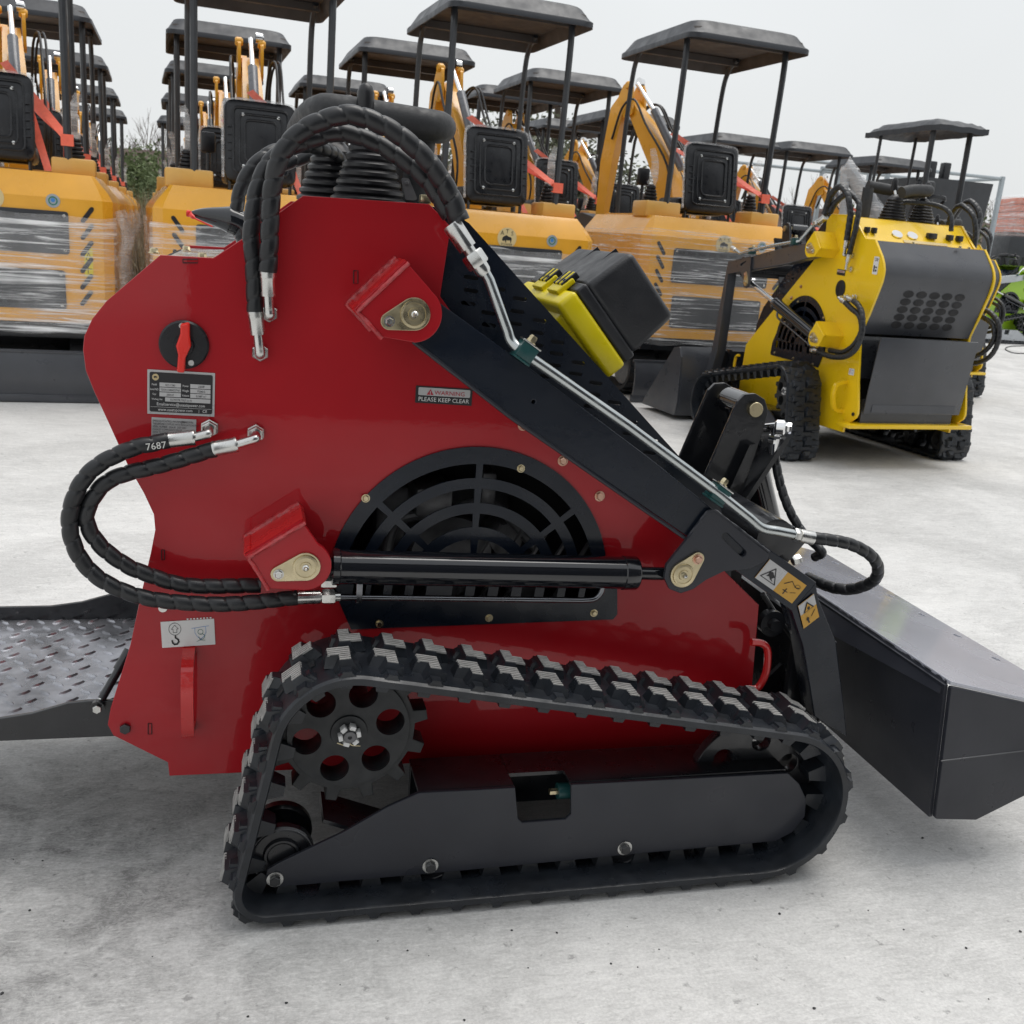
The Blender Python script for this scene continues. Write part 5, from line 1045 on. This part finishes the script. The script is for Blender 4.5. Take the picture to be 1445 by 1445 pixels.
# silver excavator with flat canopy
def silver():
    root = empty('silver_excavator', (0, 0, 0)); tag(root, 'silver-grey excavator with flat film-covered canopy and wrapped boom behind the yellow loader', 'excavator')
    m = MB(); loft(m, [(rrect(-.70, .70, 0, 1.4, .12), .45), (rrect(-.70, .70, 0, 1.4, .12), 1.3), (rrect(-.62, .62, .08, 1.3, .12), 1.38)]); m.obj('body', 'silver_paint', root)
    for s_ in (-1, 1): MB().box((s_*.5, .8, .2), (.25, 1.8, .4), bev=.12).obj('crawler_track', 'mud', root)
    for s_ in (-1, 1): MB().tube([V((s_*.50, .12, 1.3)), V((s_*.50, .14, 2.42))], .048, 8).obj('post', 'vent_grey', root); MB().tube([V((s_*.50, 1.3, 1.3)), V((s_*.50, 1.25, 2.42))], .03, 8).obj('post', 'vent_grey', root)
    m = MB(); n = 14
    vs = []; 
    for i in range(n+1):
        for j in range(n+1):
            x = -.66+1.32*i/n; y = -.10+1.6*j/n; e = max(abs(i/n-.5), abs(j/n-.5))*2; vs.append(V((x, y, 2.50-.09*max(0, e-.75)*4*.7+.012*noise.noise(V((x*4, y*4, 0))))))
    N_ = len(vs); vs += [v-V((0, 0, .05)) for v in vs]; f = []
    for i in range(n):
        for j in range(n): a = i*(n+1)+j; f += [[a, a+n+1, a+n+2, a+1], [N_+a+1, N_+a+n+2, N_+a+n+1, N_+a]]
    for i in range(n):
        for a, b in ((i, i+1), (n*(n+1)+i+1, n*(n+1)+i), ((i+1)*(n+1), i*(n+1)), (i*(n+1)+n, (i+1)*(n+1)+n)): f.append([a, b, b+N_, a+N_])
    m.add(vs, f); m.obj('canopy', 'canopy', root)
    m = MB()
    for a, b, r in (((-.75, 1.5, 1.1), (-.80, 1.75, 2.10), .08), ((-.80, 1.75, 2.10), (-.05, 1.1, 1.50), .10)):
        a, b = V(a), V(b); pts = [a.lerp(b, t/10) for t in range(11)]; m.tube(pts, r, 10, rf=lambda i, j: r+.02*noise.noise(V((i*.9, j*.7, r*9))))
    m.obj('boom', 'silver_paint', root)
    m = MB()
    for a, b, r in (((-.75, 1.5, 1.1), (-.80, 1.75, 2.11), .095), ((-.80, 1.75, 2.11), (-.05, 1.1, 1.50), .115)):
        a, b = V(a), V(b); pts = [a.lerp(b, t/14) for t in range(15)]; m.tube(pts, r, 14, rf=lambda i, j: r+.012*noise.noise(V((i*.7, j*.8, r*7))))
    m.obj('boom_film', 'wrap', root, smooth=70)
    MB().box((0, .5, 1.72), (.5, .10, .5), bev=.04).obj('seat_back', 'seat_black', root)
    m = MB().tube(smooth_path([V((-.25, .35, 1.72)), V((-.22, .2, 1.80)), V((.22, .2, 1.80)), V((.25, .35, 1.72))], 5), .022, 8); m.obj('armrest', 'seat_black', root)
    return root
sv = silver(); p = P(1340, 250, 9.0); sv.location = (P(1342, 250, 10.0).x, 10.0, 0); sv.rotation_euler = (0, 0, .06); sv.scale = (.48, .8, 1.13)
# dark skip body and galvanised cages behind it
def cage(loc, rz, w, d, h, lab):
    root = empty('tube_cage', loc, rz); tag(root, lab, 'cage'); m = MB()
    c = [(-w/2, 0), (w/2, 0), (w/2, d), (-w/2, d)]
    for x, y in c: m.box((x, y, h/2), (.07, .07, h), bev=.006)
    for i in range(4):
        for z in (h-.04, .5): a, b = V((*c[i], z)), V((*c[(i+1) % 4], z)); m.cyl(a, b, .03, 8)
    m.obj('cage_frame', 'cage', root)
p = P(1415, 250, 16.5); cage((p.x-1.35, 16.5, 0), .0, 2.7, 1.6, 3.0, 'pale galvanised tube cage standing behind the silver excavator')
p = P(1120, 250, 16.5); cage((p.x, 16.5, 0), .0, 3.6, 1.6, 2.95, 'long galvanised tube cage behind the dark canopies')
root = empty('dump_skip', (P(1350, 250, 15).x, 15, 0)); tag(root, 'dark grey dumper skip standing between the silver excavator posts', 'dumper')
m = MB(); loft(m, [(rrect(-.56, .56, 0, 1.2, .05), .9), (rrect(-.66, .66, -.1, 1.3, .05), 2.7)]); m.obj('skip', 'vent_grey', root)
m = MB().box((0, .6, .5), (1.2, 1.5, .4), bev=.05)
for s_ in (-1, 1): m.box((s_*.55, .6, .25), (.3, 1.8, .5), bev=.12)
m.obj('carrier', 'black_metal', root)
m = MB()
for x in (-.15, .12): m.box((x, .5, 2.84), (.13, .14, .34), bev=.02)
m.obj('valve_block', 'seat_black', root)
root = empty('crate_stack', (P(1470, 300, 19).x, 19, 0), R(-15)); root.scale = (1.15, 1.15, 1.4); tag(root, 'film-wrapped stack of orange crates on a dark base at the right edge', 'crates')
m = MB().box((0, 0, .75), (1.5, 1.2, 1.5), bev=.04); m.obj('dark_bale', 'vent_grey', root)
for k in range(5):
    m = MB().box((0, 0, 1.60+.100*k), (1.3, 1.0, .092), bev=.01)
    for j in range(9): m.box((-.6+.15*j, -.502, 1.60+.100*k), (.02, .012, .08)); 
    m.obj('crate', 'crate_orange', root)
m = MB(); loft(m, [(rrect(-.72, .72, -.58, .58, .08), 1.3), (rrect(-.68, .68, -.53, .53, .06), 1.6), (rrect(-.67, .67, -.53, .53, .06), 2.07), (rrect(-.6, .6, -.48, .48, .06), 2.10)], cap=False); m.obj('plastic_wrap', 'wrap_thick', root)
c2 = dup(root); c2.location = (P(1425, 400, 23).x, 23, 0); c2.scale = (.9, .9, .72); tag(c2, 'lower stack of orange crates glimpsed beneath the pale grey arm at the right edge', 'crates')
for o in (root, c2): o['group'] = 'wrapped orange crates'
# loose cable on the ground
m = MB().tube(smooth_path([G(*q, .008) for q in ((1446, 488), (1425, 489), (1419, 493), (1430, 498), (1447, 499))], 6), .010, 8); tag(m.obj('ground_cable', 'hose', None), 'thin black cable looped on the concrete at the right edge', 'cable')
# ------------------------------------------------------------------ setting
def ground_mat():
    m = bpy.data.materials.new('concrete'); m.use_nodes = True; nt = m.node_tree; N = nt.nodes; L = nt.links; b = N["Principled BSDF"]; tc = N.new("ShaderNodeTexCoord")
    def nz(scale, det, rough=.6, dist=0, sc3=None, rot=0):
        n = N.new("ShaderNodeTexNoise"); n.inputs["Scale"].default_value = scale; n.inputs["Detail"].default_value = det; n.inputs["Roughness"].default_value = rough; n.inputs["Distortion"].default_value = dist
        mp = N.new("ShaderNodeMapping"); mp.inputs["Rotation"].default_value = (0, 0, rot); mp.inputs["Scale"].default_value = sc3 or (1, 1, 1); L.new(tc.outputs["Object"], mp.inputs["Vector"]); L.new(mp.outputs["Vector"], n.inputs["Vector"]); return n.outputs["Fac"]
    def rng(x, a, c, d, e):
        r = N.new("ShaderNodeMapRange"); r.inputs[1].default_value = a; r.inputs[2].default_value = c; r.inputs[3].default_value = d; r.inputs[4].default_value = e; L.new(x, r.inputs[0]); return r.outputs[0]
    def mul(x, y):
        q = N.new("ShaderNodeMath"); q.operation = 'MULTIPLY'; L.new(x, q.inputs[0]); L.new(y, q.inputs[1]); return q.outputs[0]
    v = rng(nz(.35, 5), .3, .7, .95, 1.04)
    v = mul(v, rng(nz(2.2, 8, .7), .3, .7, .93, 1.05))
    v = mul(v, rng(nz(6.0, 9, .75, 1.5, (1, 2.6, 1), .5), .32, .62, .89, 1.05))          # trowel sweeps
    v = mul(v, rng(nz(9.0, 10, .8, 2.2, (1, 4, 1), -.9), .34, .50, .86, 1.0))
    v = mul(v, rng(nz(150, 4, .7), .25, .75, .82, 1.14))                                     # grain
    v = mul(v, rng(nz(38, 3, .6), .28, .36, .62, 1.0))                                       # small dark pits
    # scuffed dark patches where machines turned
    v = mul(v, rng(mul(nz(1.1, 6, .65, .8), nz(17, 9, .8, 2.5, (1, 3, 1), .3)), .20, .33, 1.02, .78))
    # dark smears on the slab behind the loader's step, the shade there painted in
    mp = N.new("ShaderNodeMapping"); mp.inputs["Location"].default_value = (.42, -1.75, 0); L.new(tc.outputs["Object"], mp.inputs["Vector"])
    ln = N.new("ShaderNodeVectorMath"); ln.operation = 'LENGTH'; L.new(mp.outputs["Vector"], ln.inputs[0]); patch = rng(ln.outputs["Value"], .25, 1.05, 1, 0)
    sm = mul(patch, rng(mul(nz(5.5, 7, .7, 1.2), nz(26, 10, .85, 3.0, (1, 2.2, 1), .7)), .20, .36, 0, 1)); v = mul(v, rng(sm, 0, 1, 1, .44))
    mx = N.new("ShaderNodeMix"); mx.data_type = 'RGBA'; mx.blend_type = 'MULTIPLY'; mx.inputs["Factor"].default_value = 1; mx.inputs["A"].default_value = (.66, .655, .64, 1)
    cb = N.new("ShaderNodeCombineColor"); 
    for i in range(3): L.new(v, cb.inputs[i])
    L.new(cb.outputs[0], mx.inputs["B"]); L.new(mx.outputs["Result"], b.inputs["Base Color"])
    b.inputs["Roughness"].default_value = .72; b.inputs["Specular IOR Level"].default_value = .35
    bp = N.new("ShaderNodeBump"); bp.inputs["Strength"].default_value = .35; bp.inputs["Distance"].default_value = .003; L.new(v, bp.inputs["Height"]); L.new(bp.outputs["Normal"], b.inputs["Normal"])
    MATS['concrete'] = m
ground_mat()
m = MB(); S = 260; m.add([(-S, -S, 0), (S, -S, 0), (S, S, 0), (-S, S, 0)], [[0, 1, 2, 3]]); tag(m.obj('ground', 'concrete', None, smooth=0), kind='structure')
m = MB(); rnd = random.Random(5)                # crumbs of dirt on the slab
for px, py in [(533, 1328), (575, 1342), (605, 1349), (745, 1366), (350, 1435), (655, 1440), (722, 1313), (885, 1308), (862, 1360), (1275, 1312), (1395, 1410), (1225, 1285), (1440, 1315), (90, 1300), (215, 1350), (60, 1215), (1385, 555), (1180, 690), (1300, 700), (930, 1340), (1100, 1290), (480, 1390)]+[(rnd.uniform(0, 1445), rnd.uniform(1150, 1440)) for _ in range(14)]:
    g = G(px, py); r = rnd.uniform(.0010, .0030); bm = bmesh.new(); bmesh.ops.create_icosphere(bm, subdivisions=1, radius=r)
    for v in bm.verts: v.co = V((v.co.x*rnd.uniform(.7, 1.6), v.co.y*rnd.uniform(.7, 1.6), v.co.z*.6))
    m.bm(bm, (g.x, g.y, r*.4))
tag(m.obj('gravel', 'mud', None), kind='stuff')
# boundary wall
m = MB().box((0, 0, 1.5), (70, .3, 3.0)); 
for k in range(24): m.box((-34.5+3*k, -.18, 1.52), (.4, .1, 3.04))
m.box((0, 0, 3.04), (70.2, .42, .1))
w = m.obj('boundary_wall', 'brick', None, loc=(4, 36, 0)); tag(w, 'long low brown brick wall in the far background', 'wall'); w.rotation_euler = (0, 0, R(-8))
# vegetation
def leafy(name, loc, h, w, n, mt, lab, seed, trunk=.25, leaf=.10, group=None, cat='tree'):
    rg = random.Random(seed); root = empty(name, loc); tag(root, lab, cat, group)
    m = MB(); tips = []
    top = V((rg.uniform(-.1, .1), 0, h*.55)); m.tube([V((0, 0, 0)), V((.03, 0, h*.25)), top], [.07*h/3, .05*h/3, .03*h/3], 7)
    for k in range(14):
        z = h*rg.uniform(trunk, .6); a = rg.uniform(0, 2*pi); e = V((cos(a)*w*rg.uniform(.25, .5), sin(a)*w*rg.uniform(.25, .5), z+h*rg.uniform(.1, .38))); s_ = V((0, 0, z*.8)); m.tube([s_, s_.lerp(e, .55)+V((0, 0, .05*h)), e], [.025*h/3, .016*h/3, .005], 5); tips.append(e)
    m.obj('trunk', 'bark', root)
    m = MB(); cl = tips+[V((rg.gauss(0, w*.22), rg.gauss(0, w*.22), h*rg.uniform(trunk, .95))) for _ in range(22)]
    for i in range(n):
        c = rg.choice(cl); s_ = w*.13; p = c+V((rg.gauss(0, s_), rg.gauss(0, s_), rg.gauss(0, s_*.9)))
        if p.z < h*trunk*.5: continue
        t = V((rg.gauss(0, 1), rg.gauss(0, 1), rg.gauss(0, .8))).normalized(); b = t.cross(V((rg.gauss(0, 1), rg.gauss(0, 1), rg.gauss(0, 1)))).normalized(); l = leaf*rg.uniform(.6, 1.3)
        m.add([p-t*l*.5, p+b*l*.24, p+t*l*.5, p-b*l*.24], [[0, 1, 2, 3]])
    m.obj('crown', mt, root, smooth=0); return root
def at_far(px, Y): p = P(px, 300, Y); return V((p.x, Y, 0))
leafy('bush', at_far(190, 27), 2.55, 2.0, 5200, 'leaf', 'green bushy tree between the two left excavator rows', 1, .08, .13, cat='bush')
leafy('bush', at_far(216, 24), 1.9, 1.8, 3200, 'leaf', 'lower green bush just right of the taller bush between the left rows', 2, .06, .12, cat='bush')
for k, (px, Y, h, w, mt, lab) in enumerate(((690, 30, 5.4, 3.6, 'leaf_dark', 'dusty green tree beside the orange strap above the toolbox excavator'), (755, 31, 5.2, 3.2, 'leaf_dark', 'dusty green tree just left of the bare pole'), (785, 33, 4.9, 3.0, 'leaf_dark', 'dusty green tree right behind the bare pole'), (835, 30, 3.9, 3.4, 'leaf_dark', 'low dull tree behind the third seat from the toolbox'), (1275, 26, 3.3, 2.6, 'leaf', 'round green shrub seen through the silver cage, left part'), (1315, 30, 3.7, 3.0, 'leaf', 'green shrub behind the silver excavator canopy posts'), (1390, 34, 3.4, 3.2, 'leaf_dark', 'dull shrub low behind the cage at the right'))):
    leafy('leafy_tree', at_far(px, Y), h*.88, w, 7000, mt, lab, 20+k, .12, .17)
def bare(loc, h, seed, lab):
    rg = random.Random(seed); root = empty('bare_tree', loc); tag(root, lab, 'tree', 'bare winter trees'); m = MB(); br = MB()
    def grow(mb, p, d, l, r, dep):
        q = p+d*l; mb.tube([p, p.lerp(q, .5)+V((rg.gauss(0, .03*l), 0, 0)), q], [r, r*.8, r*.6], 5, caps=False)
        if dep:
            for k in range(3 if dep > 1 else 4):
                nd = (d+V((rg.gauss(0, .42), rg.gauss(0, .42), rg.uniform(0, .35)))).normalized(); grow(br, p.lerp(q, rg.uniform(.45, 1)), nd, l*rg.uniform(.5, .8), r*.55, dep-1)
    grow(m, V((0, 0, 0)), V((0, 0, 1)), h*.38, .07, 4); m.obj('trunk', 'twig', root); br.obj('branches', 'twig', root)
for k, (px, Y, h) in enumerate(((176, 40, 5.6), (205, 42, 5.8), (232, 41, 5.2), (555, 45, 6.6), (1145, 40, 5.6), (1175, 42, 5.8), (1400, 40, 6.2), (1330, 44, 6.0), (1425, 42, 5.0))):
    bare(at_far(px, Y), h, 60+k, ('bare grey tree over the brown wall left of the bush', 'bare grey tree rising behind the green bush', 'bare grey tree right of the bush, before the second row', 'thin bare tree faint above the hand bar', 'bare tree faint behind the silver boom, left', 'bare tree faint right beside the silver boom', 'pointed bare tree rising at the far right of the cage', 'bare tree behind the flat silver canopy', 'lowest bare tree at the right edge')[k])
p = at_far(775, 32); m = MB().tube([V((0, 0, 0)), V((0, 0, 6.1))], [.13, .10], 10); m.box((0, 0, 5.95), (.34, .12, .12)); tag(m.obj('utility_pole', 'bark', None, loc=p), 'short dark wooden pole rising over the distant canopies', 'pole')
m = MB(); rg = random.Random(3)                  # dry reeds between the rows
for k in range(3600):
    px = rg.uniform(150, 262); Y = rg.uniform(10.5, 25); p = P(px, 300, Y); p = V((p.x+rg.gauss(0, .1), Y, 0)); h = rg.uniform(.5, 1.5)*(1.15 if Y > 16 else .8); a = rg.uniform(0, 2*pi); ln = rg.gauss(0, .28)*h; e = p+V((cos(a)*ln, sin(a)*ln, h)); md = p.lerp(e, .55)+V((0, 0, .08*h)); wv = V((cos(a+1.5), sin(a+1.5), 0))*.007
    m.add([p-wv, p+wv, md+wv*.8, md-wv*.8, e+V((0, 0, -.05))], [[0, 1, 2, 3], [3, 2, 4]])
tag(m.obj('dry_grass', 'dry', None, smooth=0), kind='stuff')
# unseen dark block added behind the camera to darken reflections and cut frontal skylight
blk = empty('dark_blocker', (6.1, -3.0, 0)); tag(blk, 'unseen dark block added behind the camera to darken reflections in the red side plate', 'blocker')
m = MB().box((0, -3, 2.6), (13, 6, 5.2)); m.obj('wall', 'vent_grey', blk)
m = MB().box((0, -3, 5.3), (13.6, 6.6, .2)); m.obj('blocker_top', 'canopy', blk)
for k in range(3): MB().box((-4+4*k, .03, 1.9), (3, .05, 3.8), bev=.01).obj('blocker_panel', 'frame_grey', blk)
# ------------------------------------------------------------------ sky, sun, camera
w = bpy.data.worlds.new("World"); sc.world = w; w.use_nodes = True; nt = w.node_tree; N = nt.nodes; L = nt.links; bg = N["Background"]
SE, SR = R(72), R(60)
sky = N.new("ShaderNodeTexSky"); sky.sky_type = 'NISHITA'; sky.sun_disc = False; sky.sun_elevation = SE; sky.sun_rotation = SR; sky.dust_density = 6; sky.air_density = 1.5
tc = N.new("ShaderNodeTexCoord"); sx = N.new("ShaderNodeSeparateXYZ"); L.new(tc.outputs["Generated"], sx.inputs[0])
cr = N.new("ShaderNodeValToRGB"); L.new(sx.outputs["Z"], cr.inputs["Fac"]); e = cr.color_ramp.elements
e[0].position = 0.0; e[0].color = (.80, .82, .825, 1); e[1].position = .9; e[1].color = (.93, .96, 1.0, 1)
nz = N.new("ShaderNodeTexNoise"); nz.inputs["Scale"].default_value = 1.6; nz.inputs["Detail"].default_value = 4; L.new(tc.outputs["Generated"], nz.inputs["Vector"])
mr = N.new("ShaderNodeMapRange"); mr.inputs[1].default_value = .3; mr.inputs[2].default_value = .7; mr.inputs[3].default_value = 7.8; mr.inputs[4].default_value = 8.8; L.new(nz.outputs["Fac"], mr.inputs[0])
vm = N.new("ShaderNodeVectorMath"); vm.operation = 'SCALE'; L.new(cr.outputs["Color"], vm.inputs[0]); L.new(mr.outputs[0], vm.inputs["Scale"])
mx = N.new("ShaderNodeMix"); mx.data_type = 'RGBA'; mx.inputs["Factor"].default_value = .94; L.new(sky.outputs[0], mx.inputs["A"]); L.new(vm.outputs[0], mx.inputs["B"]); L.new(mx.outputs["Result"], bg.inputs["Color"]); bg.inputs["Strength"].default_value = .1
sl = bpy.data.lights.new('sun', 'SUN'); sl.energy = 1.5; sl.angle = R(40); sl.color = (1, .97, .93); so = bpy.data.objects.new('sun', sl); col.objects.link(so)
az = SR; dv = V((sin(az)*cos(SE), cos(az)*cos(SE), sin(SE))); so.rotation_euler = dv.to_track_quat('Z', 'Y').to_euler()
cd = bpy.data.cameras.new('camera'); cd.sensor_width = 36; cd.lens = 36*F/1445; cd.clip_start = .05; cd.clip_end = 1000
cd.dof.use_dof = True; cd.dof.focus_distance = 1.95; cd.dof.aperture_fstop = 14
co = bpy.data.objects.new('camera', cd); col.objects.link(co); co.matrix_world = Matrix(((RT.x, UP.x, -FW.x, CAM.x), (RT.y, UP.y, -FW.y, CAM.y), (RT.z, UP.z, -FW.z, CAM.z), (0, 0, 0, 1))); sc.camera = co
vs = sc.view_settings; vs.view_transform = 'Standard'; vs.look = 'None'; vs.exposure = 0.3; vs.gamma = 1; vs.use_curve_mapping = False
